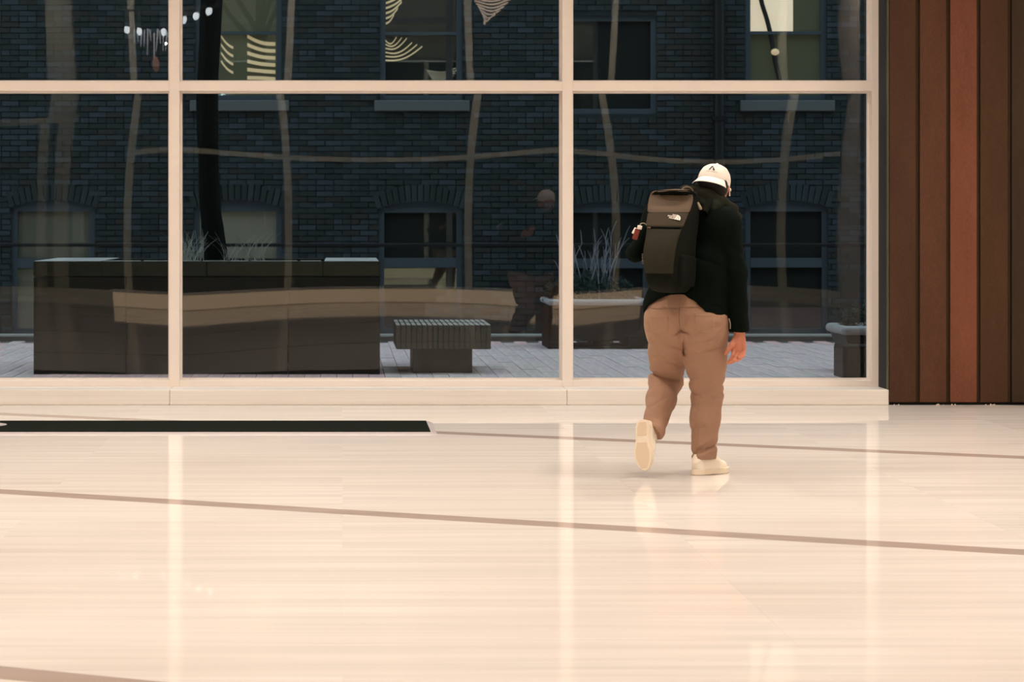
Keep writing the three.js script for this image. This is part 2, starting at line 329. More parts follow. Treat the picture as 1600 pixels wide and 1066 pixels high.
// ---------------------------------------------------------------- outside: paving, kerb and railing
{
  const g = structure('pavement'), r = rngOf(77);
  mesh('paving_bed', bx(-30, 30, -0.3, -0.012, -60, -18.95), mat(lin(0.05, 0.05, 0.052), 0.95), g);
  const L = 0.75, W = 0.145, gapx = 0.007, list = [];
  const shapes = [0, 0.0015, -0.0015].map((dy) => bx(-W / 2 + gapx / 2, W / 2 - gapx / 2, -0.03, dy, -L / 2 + 0.005, L / 2 - 0.005));
  const mats = [[0.78, 0.625, 0.61], [0.73, 0.61, 0.58], [0.81, 0.64, 0.63], [0.75, 0.585, 0.60]].map((c) => mat(lin(...c), 0.85, { map: grainMap }));
  for (let i = -42; i < 62; i++) for (let j = 0; j < 12; j++) {
    const z = -19.2 - j * L - (i & 1 ? L / 2 : 0), x = i * W + 0.02; if (z < -27.6) continue;
    list.push([x, z, Math.floor(r() * 3), Math.floor(r() * 4)]);
  }
  const vis = (p) => { const D = -p[1], sx = PX + p[0] / D * F, sy = PY + EYE / D * F; return sx > 0 && sx < 1365 && sy < 596 && !(sx > 60 && sx < 590) && !(sx > 1320); };
  list.sort((a, b) => (vis(b) ? 1 : 0) - (vis(a) ? 1 : 0) || b[1] - a[1]);
  list.slice(0, 300).forEach(([x, z, s, m]) => { const o = mesh('paver', shapes[s], mats[m], g); o.position.set(x, 0, z); });
  const rest = list.slice(300), im = new THREE.InstancedMesh(shapes[0], mats[0], rest.length), q = new THREE.Matrix4();
  rest.forEach(([x, z, s, m], i) => { im.setMatrixAt(i, q.makeTranslation(x, (s - 1) * 0.0015, z)); im.setColorAt(i, mats[m].color.clone().multiplyScalar(1 / 0.69)); });
  im.name = 'paver_field'; im.userData.kind = 'stuff'; im.castShadow = im.receiveShadow = true; g.add(im);
}
{
  const k = structure('kerb', [0, 0, 0]);
  mesh('kerb_stone', bx(-30, 30, -0.2, 0.045, -28.25, -28.0, 0.006), M.curb, k);
  mesh('kerb_cap', bx(-30, 30, 0.045, 0.068, -28.25, -28.0, 0.004), M.paleStone, k);
  const t = thing('railing', [0, 0, -28.12], 'long black handrail in front of the brick wall behind the planters', 'railing');
  mesh('top_rail', bx(-12, 14, 1.095, 1.135, -0.025, 0.025, 0.008), M.rail, t);
  for (const x of [-11, -6.5, -1.985, 2.615, 6.22, 11]) mesh('post', bx(x - 0.02, x + 0.02, 0.068, 1.095, -0.02, 0.02), M.rail, t);
}

// ---------------------------------------------------------------- brick building across the court
const BZ = -28.8;
{
  const b = thing('brick_building', [0, 0, BZ], 'dark old brick building across the court behind the glass', 'building');

  const s = F / 28.8, X = (px) => (px - PX) / s, Y = (py) => EYE - (py - PY) / s, r = rngOf(41);
  // x0 x1 top bottom (openings), kind
  const wins = [
    { x: [306, 440], y: [-70, 157], rail: 51, sill: 1, look: 'slats' }, { x: [594, 722], y: [-70, 157], rail: 52, sill: 1, look: 'part' },
    { x: [886, 1026], y: [24, 178], look: 'dark', sill: 0 }, { x: [1165, 1292], y: [-70, 157], rail: 51, sill: 1, look: 'lit' },
    { x: [18, 148], y: [322, 522], rail: 412, look: 'tan', arch: 1 }, { x: [303, 440], y: [322, 522], rail: 412, look: 'tan2', arch: 1 }, { x: [592, 722], y: [324, 522], rail: 411, look: 'dark2', arch: 1 },
    { x: [886, 1014], y: [324, 522], rail: 412, look: 'dark', arch: 1 }, { x: [1165, 1294], y: [322, 522], rail: 411, look: 'dark2', arch: 1 },
  ].map((w) => ({ ...w, x0: X(w.x[0]), x1: X(w.x[1]), y1: Y(w.y[0]), y0: Y(w.y[1]) }));
  const blocked = (x0, x1, y0, y1) => wins.some((w) => x1 > w.x0 + 0.005 && x0 < w.x1 - 0.005 && ((y1 > w.y0 + 0.005 && y0 < w.y1 - 0.005) || (w.arch && y1 > w.y1 && y0 < w.y1 + 0.24 - 0.55 * Math.pow((x0 + x1) / 2 - (w.x0 + w.x1) / 2, 2)) || (w.sill && y1 > w.y0 - 0.135 && y0 < w.y0)));
  const palette = [[0.023, 0.034, 0.033], [0.020, 0.029, 0.028], [0.029, 0.044, 0.050], [0.036, 0.053, 0.066], [0.029, 0.030, 0.026], [0.018, 0.027, 0.028]].map((c) => lin(...c));
  const mats = palette.map((c) => mat(c, 0.9, { map: grainMap }));
  const C = 0.0677, bricks = [];
  for (let j = -6; j < 64; j++) {
    const head = ((j % 6) + 6) % 6 === 2, L = head ? 0.105 : 0.21, y0 = j * C + 0.004, y1 = y0 + C - 0.011;
    for (let i = -70 * (head ? 2 : 1) / 2; i < 76 * (head ? 2 : 1) / 2; i++) {
      let x0 = i * L + (j & 1 ? L / 2 : 0) + 0.005, x1 = x0 + L - 0.011; if (x1 < -6.4 || x0 > 7.6) continue;
      if (blocked(x0, x1, y0, y1)) { // cut bricks against the jambs
        const w = wins.find((w) => x1 > w.x0 && x0 < w.x1 && y1 > w.y0 && y0 < w.y1); if (!w) continue;
        if (x0 < w.x0 - 0.03) x1 = w.x0 - 0.004; else if (x1 > w.x1 + 0.03) x0 = w.x1 + 0.004; else continue;
        if (blocked(x0, x1, y0, y1)) continue;
      }
      const blot = noise(x0 * 0.7, y0 * 0.9, 3), k = r();
      const c = k < 0.1 + Math.max(0, blot) * 0.15 ? 3 : k < 0.3 + blot * 0.1 ? 2 : x0 > 2.9 && x0 < 4.6 && k < 0.7 ? 4 : Math.floor(r() * 6) % 6;
      bricks.push({ x: (x0 + x1) / 2, y: (y0 + y1) / 2, w: x1 - x0, h: y1 - y0, c: c === 3 && k > 0.2 ? 1 : c, dz: (r() - 0.5) * 0.012 });
    }
  }
  // arches of soldier bricks over the lower windows
  for (const w of wins.filter((w) => w.arch)) {
    const cx = (w.x0 + w.x1) / 2, hw = (w.x1 - w.x0) / 2 + 0.04, n = 15;
    for (let i = 0; i < n; i++) { const u = ((i + 0.5) / n) * 2 - 1; bricks.push({ x: cx + u * hw * 1.03, y: w.y1 + 0.17 - 0.10 * u * u, w: 0.062, h: 0.2, rot: -u * 0.32, c: Math.floor(r() * 3), dz: 0.004, arch: 1 }); }
  }
  const unit = bx(-0.5, 0.5, -0.5, 0.5, -0.1, 0); { const u = unit.attributes.uv; for (let i = 0; i < u.count; i++) u.setXY(i, u.getX(i) * 0.14, u.getY(i) * 0.02); }
  const seen = (k) => { const sx = PX + k.x * s, sy = PY - (k.y - EYE) * s; return sx > 5 && sx < 1350 && sy < 400 && !(sx > 975 && sx < 1175 && sy > 250) && !(sx > 255 && sx < 350); };
  bricks.sort((a, c) => (seen(c) ? 1 : 0) - (seen(a) ? 1 : 0) || Math.hypot(a.x - 0.9, a.y - 2.2) - Math.hypot(c.x - 0.9, c.y - 2.2));
  for (const k of bricks.slice(0, 300)) { const o = mesh('brick', unit, mats[k.c], b); o.position.set(k.x, k.y, k.dz); o.scale.set(k.w, k.h, 1); if (k.rot) o.rotation.z = k.rot; }
  const rest = bricks.slice(300), im = new THREE.InstancedMesh(unit, mat(lin(1, 1, 1), 0.9, { map: grainMap }), rest.length), q = new THREE.Matrix4(), e = new THREE.Quaternion();
  rest.forEach((k, i) => { im.setMatrixAt(i, q.compose(V(k.x, k.y, k.dz), e.setFromEuler(new THREE.Euler(0, 0, k.rot ?? 0)), V(k.w, k.h, 1))); im.setColorAt(i, palette[k.c]); });
  im.name = 'brick_field'; im.userData.kind = 'stuff'; im.castShadow = im.receiveShadow = true; b.add(im);
  { // wall face with real openings, mortar a little behind the brick faces
    const sh = new THREE.Shape(); sh.moveTo(-25, -1.2); sh.lineTo(25, -1.2); sh.lineTo(25, 14); sh.lineTo(-25, 14); sh.lineTo(-25, -1.2);
    for (const w of wins) { const h = new THREE.Path(), cx = (w.x0 + w.x1) / 2, hw = (w.x1 - w.x0) / 2; h.moveTo(w.x0, w.y0); h.lineTo(w.x0, w.y1); if (w.arch) for (let i = 0; i <= 12; i++) { const u = i / 6 - 1; h.lineTo(cx + u * hw, w.y1 + 0.01 + 0.085 * (1 - u * u)); } h.lineTo(w.x1, w.y1); h.lineTo(w.x1, w.y0); h.lineTo(w.x0, w.y0); sh.holes.push(h); }
    mesh('wall', mergeGeometries([new THREE.ExtrudeGeometry(sh, { depth: 0.088, bevelEnabled: false }).translate(0, 0, -0.1), bx(-25, 25, -1.2, 14, -3, -0.1).toNonIndexed()]), M.mortar, b);
  }
  // windows
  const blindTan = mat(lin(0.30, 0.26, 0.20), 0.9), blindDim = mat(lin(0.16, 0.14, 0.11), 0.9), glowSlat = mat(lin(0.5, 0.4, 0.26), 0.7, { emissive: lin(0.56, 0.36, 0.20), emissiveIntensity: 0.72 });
  const olive = mat(lin(0.11, 0.10, 0.065), 0.9, { emissive: lin(0.014, 0.013, 0.006), emissiveIntensity: 1 }), litBlind = mat(lin(0.7, 0.6, 0.5), 0.8, { emissive: lin(0.80, 0.54, 0.38), emissiveIntensity: 0.85 });
  for (const w of wins) {
    const win = part('window', b), f = 0.065, z0 = -0.09, z1 = -0.045;
    const bars = [bx(w.x0, w.x0 + f, w.y0, w.y1, z0, z1), bx(w.x1 - f, w.x1, w.y0, w.y1, z0, z1), bx(w.x0 + f, w.x1 - f, w.y0, w.y0 + f, z0, z1), bx(w.x0 + f, w.x1 - f, w.y1 - f, w.y1, z0, z1)];
    if (w.arch) { const cx = (w.x0 + w.x1) / 2, hw = (w.x1 - w.x0) / 2, sh = new THREE.Shape(); sh.moveTo(-hw, 0); sh.lineTo(hw, 0); for (let i = 0; i <= 12; i++) { const u = 1 - i / 6; sh.lineTo(u * hw, 0.01 + 0.085 * (1 - u * u)); } bars.push(new THREE.ExtrudeGeometry(sh, { depth: 0.04, bevelEnabled: false }).translate(cx, w.y1, z0)); }
    mesh('window_frame', mergeGeometries(bars.map((g) => g.index ? g.toNonIndexed() : g)), M.winFrame, win);
    const ix0 = w.x0 + f, ix1 = w.x1 - f, iy0 = w.y0 + f, iy1 = w.y1 - f, ry = w.rail ? Y(w.rail) : null;
    if (ry) mesh('meeting_rail', bx(ix0, ix1, ry - (w.arch ? 0.055 : 0.018), ry + (w.arch ? 0.06 : 0.018), z0 + 0.006, z1 + 0.01), M.winFrame, win);
    for (const [a, c] of ry ? [[iy0, ry], [ry, iy1]] : [[iy0, iy1]]) mesh('pane', new THREE.PlaneGeometry(ix1 - ix0, c - a).translate((ix0 + ix1) / 2, (a + c) / 2, z0 + 0.03), M.oldGlass, win);
    if (w.sill) { mesh('window_sill', bx(w.x0 - 0.07, w.x1 + 0.09, w.y0 - 0.13, w.y0, -0.1, 0.045, 0.01), M.winSill, win); }
    const back = { tan: blindDim, tan2: blindTan, slats: olive, lit: olive }[w.look] ?? M.room;  // olive: lobby light mirrored in the panes, put in as a faint glow
    mesh(back === M.room ? 'dark_room' : 'blind', bx(ix0, ix1, iy0, iy1, -0.099, -0.088), back, win);
    const slat = (xa, ya, xb, yb, sag, th) => {   // one stripe of mirrored lobby ceiling, put in as glow, curved in its plane
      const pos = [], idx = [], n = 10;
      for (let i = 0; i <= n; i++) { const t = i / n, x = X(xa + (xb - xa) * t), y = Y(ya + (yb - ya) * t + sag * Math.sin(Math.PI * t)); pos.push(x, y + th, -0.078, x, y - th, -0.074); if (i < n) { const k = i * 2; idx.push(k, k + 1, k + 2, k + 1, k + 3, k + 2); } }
      mesh('reflection_stripe', geo(pos, idx), glowSlat, win);
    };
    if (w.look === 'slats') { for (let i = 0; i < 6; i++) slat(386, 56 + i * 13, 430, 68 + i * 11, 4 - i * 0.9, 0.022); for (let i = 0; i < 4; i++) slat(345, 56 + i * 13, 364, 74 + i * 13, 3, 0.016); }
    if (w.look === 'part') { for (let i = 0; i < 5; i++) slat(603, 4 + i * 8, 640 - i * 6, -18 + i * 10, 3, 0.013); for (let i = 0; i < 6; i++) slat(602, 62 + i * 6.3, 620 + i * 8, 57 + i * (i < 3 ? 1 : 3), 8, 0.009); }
    if (w.look === 'lit') {
      mesh('lit_window_blind', bx(X(1170), X(1241), Y(48), iy1, -0.086, -0.08), litBlind, win);
      const c = new THREE.CatmullRomCurve3([[1186, -40], [1191, 0], [1200, 30], [1206, 55], [1213, 95], [1221, 128], [1224, 146]].map(([a, d]) => V(X(a), Y(d), -0.07)));
      mesh('hanging_cable', new THREE.TubeGeometry(c, 24, 0.028, 8), M.black, win);
      mesh('lamp_shade', new THREE.SphereGeometry(0.05, 12, 8).scale(1.0, 0.8, 0.4).translate(X(1212), Y(81), -0.04), glowSlat, win);
    }
  }
  const p = mesh('downpipe', new THREE.CylinderGeometry(0.066, 0.066, 13, 20).translate(X(1122), 6.6, 0.075), M.rail, b);
  for (const y of [1.1, 2.6, 4.1]) mesh('bracket', bx(X(1122) - 0.085, X(1122) + 0.085, y, y + 0.05, 0, 0.15), M.rail, p);
}

// ---------------------------------------------------------------- granite planter with its tree
function speckUV(g, k = 0.5) { const p = g.attributes.position, n = g.attributes.normal, u = g.attributes.uv; for (let i = 0; i < p.count; i++) { const a = Math.abs(n.getX(i)), c = Math.abs(n.getY(i)); u.setXY(i, (a > 0.6 ? p.getZ(i) : p.getX(i)) / k, (c > 0.6 ? p.getZ(i) : p.getY(i)) / k); } return g; }
const PZ = -21.85;
{
  const t = thing('granite_planter', [mx(52, 21.85), 0, PZ], 'large dark granite planter box with stone rim, holding the tree', 'planter');
  const w = mx(594, 21.85) - mx(52, 21.85), d = 1.85, h0 = 0.888, h1 = 1.03, j1 = mx(197, 21.85) - mx(52, 21.85), j2 = mx(450, 21.85) - mx(52, 21.85), q = 0.0025;
  for (const [a, b] of [[0, j1], [j1, j2], [j2, w]]) { mesh('front_panel', speckUV(bx(a + q, b - q, 0, h0, -0.08, 0, 0.004)), M.granite, t); mesh('rear_panel', speckUV(bx(a + q, b - q, 0, h0, -d, -d + 0.08, 0.004)), M.granite, t); }
  mesh('side_panel', speckUV(bx(0, 0.08, 0, h0, -d + 0.083, -0.083, 0.004)), M.granite, t);
  mesh('side_panel', speckUV(bx(w - 0.08, w, 0, h0, -d + 0.083, -0.083, 0.004)), M.granite, t);
  const capL = 0.62, capR = 0.52;
  mesh('rim_stone', speckUV(bx(0, capL, h0 + 0.006, h1, -d, 0, 0.006)), M.graniteCap, t);
  mesh('rim_stone', speckUV(bx(w - capR, w, h0 + 0.006, h1, -d, 0, 0.006)), M.graniteCap, t);
  for (const z of [[-0.22, 0], [-d, -d + 0.22]]) for (const [a, b] of [[capL, w / 2], [w / 2, w - capR]]) mesh('rim_stone', speckUV(bx(a + q, b - q, h0 + 0.006, h1, ...z, 0.006)), M.graniteCap, t);
  const frost = mat(lin(0.52, 0.50, 0.48), 0.85, { map: grainMap }), fr = rngOf(6);
  const icy = (a, b, z0, z1) => mesh('frost_patch', bx(a, b, h1 - 0.001, h1 + 0.004, z0, z1, 0.002), frost, t);
  icy(0.012, capL - 0.012, -d + 0.012, -0.012); icy(w - capR + 0.012, w - 0.012, -d + 0.012, -0.012);
  for (let x = capL + 0.01; x < w - capR - 0.2; ) { const l = 0.15 + fr() * 0.35, e = Math.min(x + l, w - capR - 0.02); icy(x, e, -0.2, -0.10 - fr() * 0.06); x = e + 0.02 + (fr() < 0.2 ? 0.12 : 0.01); }
  mesh('soil', bx(0.09, w - 0.09, 0.86, 0.96, -d + 0.09, -0.09), M.soil, t);
}
function tube(points, radii, seg = 10, rough = 0) {   // swept limb with changing radius
  const c = new THREE.CatmullRomCurve3(points), n = points.length * 6, pos = [], idx = [];
  for (let i = 0; i <= n; i++) {
    const u = i / n, p = c.getPoint(u), tt = c.getTangent(u), a = V(0, 0, 1).cross(tt).normalize(), b = tt.clone().cross(a), k = u * (radii.length - 1), f = Math.min(Math.floor(k), radii.length - 2), r = radii[f] + (radii[f + 1] - radii[f]) * (k - f);
    for (let j = 0; j < seg; j++) { const th = j / seg * Math.PI * 2, rr = r * (1 + rough * noise(Math.cos(th) * 4 + 7, Math.sin(th) * 4, p.y * 3) + rough * 0.6 * noise(Math.cos(th) * 9, Math.sin(th) * 9, p.y * 2)); pos.push(p.x + (a.x * Math.cos(th) + b.x * Math.sin(th)) * rr, p.y + (a.y * Math.cos(th) + b.y * Math.sin(th)) * rr, p.z + (a.z * Math.cos(th) + b.z * Math.sin(th)) * rr); }
    if (i < n) for (let j = 0; j < seg; j++) { const q = i * seg + j, q2 = i * seg + (j + 1) % seg; idx.push(q, q2, q + seg, q2, q2 + seg, q + seg); }
  }
  const e = pos.length / 3, pe = c.getPoint(1); pos.push(pe.x, pe.y, pe.z); for (let j = 0; j < seg; j++) idx.push(n * seg + j, n * seg + (j + 1) % seg, e);
  return geo(pos, idx);
}
{
  const D = 22.75, T = (px, py, dz = 0) => { const p = at(px, py, D); return V(p[0], p[1], p[2] + dz); }, base = T(337, 410);
  const t = thing('tree', [base.x, 0.96, base.z], 'bare dark tree trunk growing from the granite planter', 'tree');
  const L = (v) => v.sub(V(base.x, 0.96, base.z));
  mesh('trunk', tube([T(338, 416), T(336, 390), T(331, 340), T(327, 290), T(325, 240), T(324, 190), T(324, 145), T(326, 90), T(328, 40), T(331, -40), T(335, -130)].map(L), [0.115, 0.105, 0.098, 0.098, 0.1, 0.1, 0.1, 0.1, 0.1, 0.098, 0.09], 22, 0.12), M.bark, t);
  const r = rngOf(3);
  for (let i = 0; i < 7; i++) { const a = i * 2.2 + r(), s = T(332, -60 - i * 12), p = [s.clone()]; for (let k = 1; k < 5; k++) p.push(s.clone().add(V(Math.cos(a) * k * 0.45 + (r() - 0.5) * 0.2, k * 0.55 + r() * 0.15, Math.sin(a) * k * 0.45))); mesh('branch', tube(p.map(L), [0.045, 0.03, 0.018, 0.008], 8, 0.1), M.bark, t); }
  // dry grasses round its foot
  const blades = (n, px0, px1, hgt, seed, dd) => {
    const q = rngOf(seed), pos = [], idx = [];
    for (let i = 0; i < n; i++) {
      const o = T(px0 + (px1 - px0) * q(), 412, dd + (q() - 0.5) * 0.25), lean = (q() - 0.5) * 0.55, ly = hgt * (0.45 + 0.6 * q()), b = pos.length / 3, w = 0.0035;
      for (let k = 0; k <= 5; k++) { const u = k / 5, x = o.x + lean * u * u * ly * 2.2, y = 0.97 + ly * u * (1 - 0.15 * u), ww = w * (1 - u * 0.75); pos.push(x - ww, y, o.z, x + ww, y, o.z + 0.004); if (k < 5) idx.push(b + k * 2, b + k * 2 + 1, b + k * 2 + 2, b + k * 2 + 1, b + k * 2 + 3, b + k * 2 + 2); }
    }
    return geo(pos, idx);
  };
  const g1 = mesh('dry_grass', blades(60, 288, 322, 0.40, 12, 0.25), M.dryGrass); g1.userData = { kind: 'stuff', label: 'pale dry grass left of the tree trunk in the granite planter', category: 'grass' };
  const g2 = mesh('dry_grass', blades(46, 350, 420, 0.38, 13, 0.25), M.dryGrass); g2.userData = { kind: 'stuff', label: 'pale dry grass right of the tree trunk in the granite planter', category: 'grass' };
}
// ---------------------------------------------------------------- slatted bench
{
  const D = 21.9, x0 = mx(618, D), x1 = mx(768, D), top = my(508.5, D), bot = my(546, D), t = thing('bench', [(x0 + x1) / 2, 0, -D], 'square bench of thick dark slats with frosted tops on a stone block', 'bench');
  const w = x1 - x0, pitch = w / 18, slatM = [[0.030, 0.032, 0.022], [0.036, 0.036, 0.026], [0.026, 0.029, 0.020], [0.042, 0.032, 0.024]].map((c) => mat(lin(...c), 0.7)), frost = mat(lin(0.50, 0.46, 0.42), 0.9, { map: grainMap }), ft = bx(-pitch / 2 + 0.007, pitch / 2 - 0.007, top, top + 0.004, -0.515, -0.004, 0.002), r = rngOf(8);
  const g = bx(-pitch / 2 + 0.005, pitch / 2 - 0.005, bot + 0.005, top, -0.52, 0, 0.004);
  for (let row = 0; row < 2; row++) for (let i = 0; i < 18; i++) { const o = mesh('slat', g, slatM[Math.floor(r() * 4)], t); o.position.set(-w / 2 + (i + 0.5) * pitch, 0, -row * 0.65); mesh('frosted_top', ft, frost, o); }
  mesh('core', bx(-w / 2 + 0.01, w / 2 - 0.01, bot, top - 0.06, -1.18, -0.01), M.black, t);
  mesh('pedestal', speckUV(bx(mx(645, 22.05) - (x0 + x1) / 2, mx(738, 22.05) - (x0 + x1) / 2, 0, bot, -1.05, -0.14, 0.006)), M.granite, t);
}
// ---------------------------------------------------------------- troughs with rolled rims
function trough(name, base, w, d, h, rimR, label) {   // base: front left corner on the ground
  const t = thing(name, base, label, 'planter'), m = mat(lin(0.016, 0.018, 0.014), 0.6, { map: graniteMap, specularIntensity: 0.5 });
  // boat-shaped body: belly curves down between the end blocks
  const sh = new THREE.Shape(); sh.moveTo(0.03, h - rimR); sh.lineTo(w - 0.03, h - rimR); sh.lineTo(w - 0.12, h * 0.42);
  sh.quadraticCurveTo(w * 0.74, h * 0.19, w / 2, h * 0.17); sh.quadraticCurveTo(w * 0.26, h * 0.19, 0.12, h * 0.42); sh.lineTo(0.03, h - rimR);
  mesh('basin', speckUV(new THREE.ExtrudeGeometry(sh, { depth: d - 0.08, bevelEnabled: true, bevelSize: 0.015, bevelThickness: 0.015, bevelSegments: 2, curveSegments: 16 }).translate(0, 0, -d + 0.04)), m, t);
  const rimM = mat(lin(0.42, 0.41, 0.42), 0.7, { map: grainMap });
  const bar = (len) => new THREE.CapsuleGeometry(rimR, len - 2 * rimR, 8, 18).rotateZ(Math.PI / 2).translate(w / 2, h - rimR, 0);
  mesh('rolled_rim', bar(w), rimM, t); mesh('rolled_rim', bar(w).translate(0, 0, -d), rimM, t);
  for (const x of [rimR, w - rimR]) mesh('rolled_rim', new THREE.CapsuleGeometry(rimR, d - 2 * rimR, 8, 18).rotateX(Math.PI / 2).translate(x, h - rimR, -d / 2), rimM, t);
  return [t, m];
}
function twigs(n, base, w, d, h, seed, spread = 0.5) {
  const r = rngOf(seed), gs = [];
  for (let i = 0; i < n; i++) {
    let p = V(base[0] + (r() - 0.5) * w, base[1], base[2] + (r() - 0.5) * d), dir = V((r() - 0.5) * spread, 1, (r() - 0.5) * spread).normalize(); const pts = [p.clone()], len = h * (0.55 + 0.5 * r());
    for (let k = 0; k < 6; k++) { dir.add(V((r() - 0.5) * 0.5, 0.1, (r() - 0.5) * 0.4)).normalize(); p = p.clone().addScaledVector(dir, len / 6); pts.push(p); if (k > 1 && r() < 0.8) { const e = p.clone().addScaledVector(dir.clone().add(V((r() - 0.5) * 1.2, 0.2, (r() - 0.5))).normalize(), len * 0.22); gs.push(tube([p, p.clone().lerp(e, 0.5).add(V(0, 0.012, 0)), e], [0.0045, 0.002], 5)); } }
    gs.push(tube(pts, [0.0085, 0.006, 0.003], 5));
  }
  return mergeGeometries(gs);
}
function needles(n, base, w, d, h, seed) {   // sprays of small leaves
  const r = rngOf(seed), pos = [], idx = [];
  for (let i = 0; i < n; i++) {
    const a = r() * 6.283, q = Math.sqrt(r()), c = V(base[0] + Math.cos(a) * q * w / 2, base[1] + h * Math.pow(r(), 0.8) * (1.05 - q * 0.45), base[2] + Math.sin(a) * q * d / 2);
    const dir = V((r() - 0.5) * 2, (r() - 0.2) * 1.3, (r() - 0.5) * 2).normalize(), side = dir.clone().cross(V(r() - 0.5, r() - 0.5, r() - 0.5)).normalize();
    for (let k = 0; k < 6; k++) {
      const o = c.clone().addScaledVector(dir, (k - 3) * 0.012), out = side.clone().multiplyScalar(k % 2 ? 1 : -1).addScaledVector(dir, 0.6).normalize(), e = o.clone().addScaledVector(out, 0.045), m = o.clone().lerp(e, 0.5).addScaledVector(dir, 0.008), b = pos.length / 3;
      pos.push(o.x, o.y, o.z, m.x, m.y + 0.004, m.z, e.x, e.y, e.z, m.x - dir.x * 0.016, m.y - dir.y * 0.016, m.z - dir.z * 0.016); idx.push(b, b + 1, b + 2, b, b + 2, b + 3);
    }
  }
  return geo(pos, idx);
}
{
  const D = 26.1, w = 1.12, x0 = mx(855, D), h = 0.545, d = 0.95;
  const [t, m] = trough('stone_trough', [x0, 0, -D], w, d, h, 0.033, 'dark stone trough with a pale rolled rim, full of evergreen and pale twigs');
  for (const x of [0.015, w - 0.235]) mesh('end_block', speckUV(bx(x, x + 0.22, 0, h - 0.05, -d + 0.05, -0.03, 0.006)), m, t);
  mesh('foot', bx(w * 0.46, w * 0.62, 0, h * 0.2, -d * 0.8, -0.12, 0.006), m, t);
  mesh('base_plate', bx(0.02, w - 0.02, 0, 0.03, -d + 0.05, -0.03, 0.004), m, t);
  const a = mesh('evergreen_boughs', needles(900, [0, 0, 0], 1.0, 0.8, 0.36, 21), M.fir); a.position.set(x0 + 0.5, h - 0.06, -D - 0.45); a.userData = { kind: 'stuff', label: 'dark evergreen boughs filling the stone trough', category: 'plant' };
  const b = mesh('twig_bunch', twigs(26, [0, 0, 0], 0.62, 0.5, 0.72, 22, 0.9), M.twig); b.position.set(x0 + 0.46, h - 0.02, -D - 0.42); b.userData = { kind: 'stuff', label: 'pale bluish bare twigs rising from the stone trough', category: 'plant' };
}
{
  const D = 21.9, w = 1.2, x0 = mx(1316, D), h = my(510, D), d = 0.7;
  const [t, m] = trough('stone_trough', [x0, 0, -D - 0.05], w, d, h, 0.041, 'dark stone trough with a thick pale rolled rim at the right jamb');
  mesh('stem', speckUV(bx(0.17, w - 0.17, 0, h * 0.5, -d + 0.1, -0.06, 0.02)), m, t);
  const a = mesh('evergreen_shrub', needles(420, [0, 0, 0], 0.9, 0.5, 0.30, 31), M.fir); a.position.set(x0 + 0.5, h - 0.03, -D - 0.4); a.userData = { kind: 'stuff', label: 'small dark shrub in the trough at the right jamb', category: 'plant' };
  const D2 = 21.3, s = thing('stone_block', [mx(1317, D2), 0, -D2], 'low dark granite block standing before the trough at the right jamb', 'block');
  mesh('block_body', speckUV(bx(0, 0.62, 0, my(541, D2) - 0.012, -0.4, 0, 0.008)), M.granite, s);
  mesh('block_top', speckUV(bx(0, 0.62, my(541, D2) - 0.01, my(541, D2), -0.4, 0, 0.004)), M.granite, s);
}

// ---------------------------------------------------------------- the walking person
const smin = (a, b, k) => { const h = Math.max(k - Math.abs(a - b), 0) / k; return Math.min(a, b) - h * h * k * 0.25; };
// tapered capsules joined smoothly: [ax,ay,az, bx,by,bz, ra, rb, k]
function blend(prims, k0 = 0.03) {
  const P = prims.map(([a, b, ra, rb, k]) => { const d = [b[0] - a[0], b[1] - a[1], b[2] - a[2]]; return [a[0], a[1], a[2], d[0], d[1], d[2], 1 / Math.max(1e-9, d[0] * d[0] + d[1] * d[1] + d[2] * d[2]), ra, rb, k ?? k0]; });
  return (x, y, z) => {
    let m = 1e3;
    for (const q of P) {
      const px = x - q[0], py = y - q[1], pz = z - q[2]; let t = (px * q[3] + py * q[4] + pz * q[5]) * q[6]; t = t < 0 ? 0 : t > 1 ? 1 : t;
      const ex = px - q[3] * t, ey = py - q[4] * t, ez = pz - q[5] * t, d = Math.sqrt(ex * ex + ey * ey + ez * ez) - (q[7] + (q[8] - q[7]) * t);
      m = m > 900 ? d : smin(m, d, q[9]);
    }
    return m;
  };
}
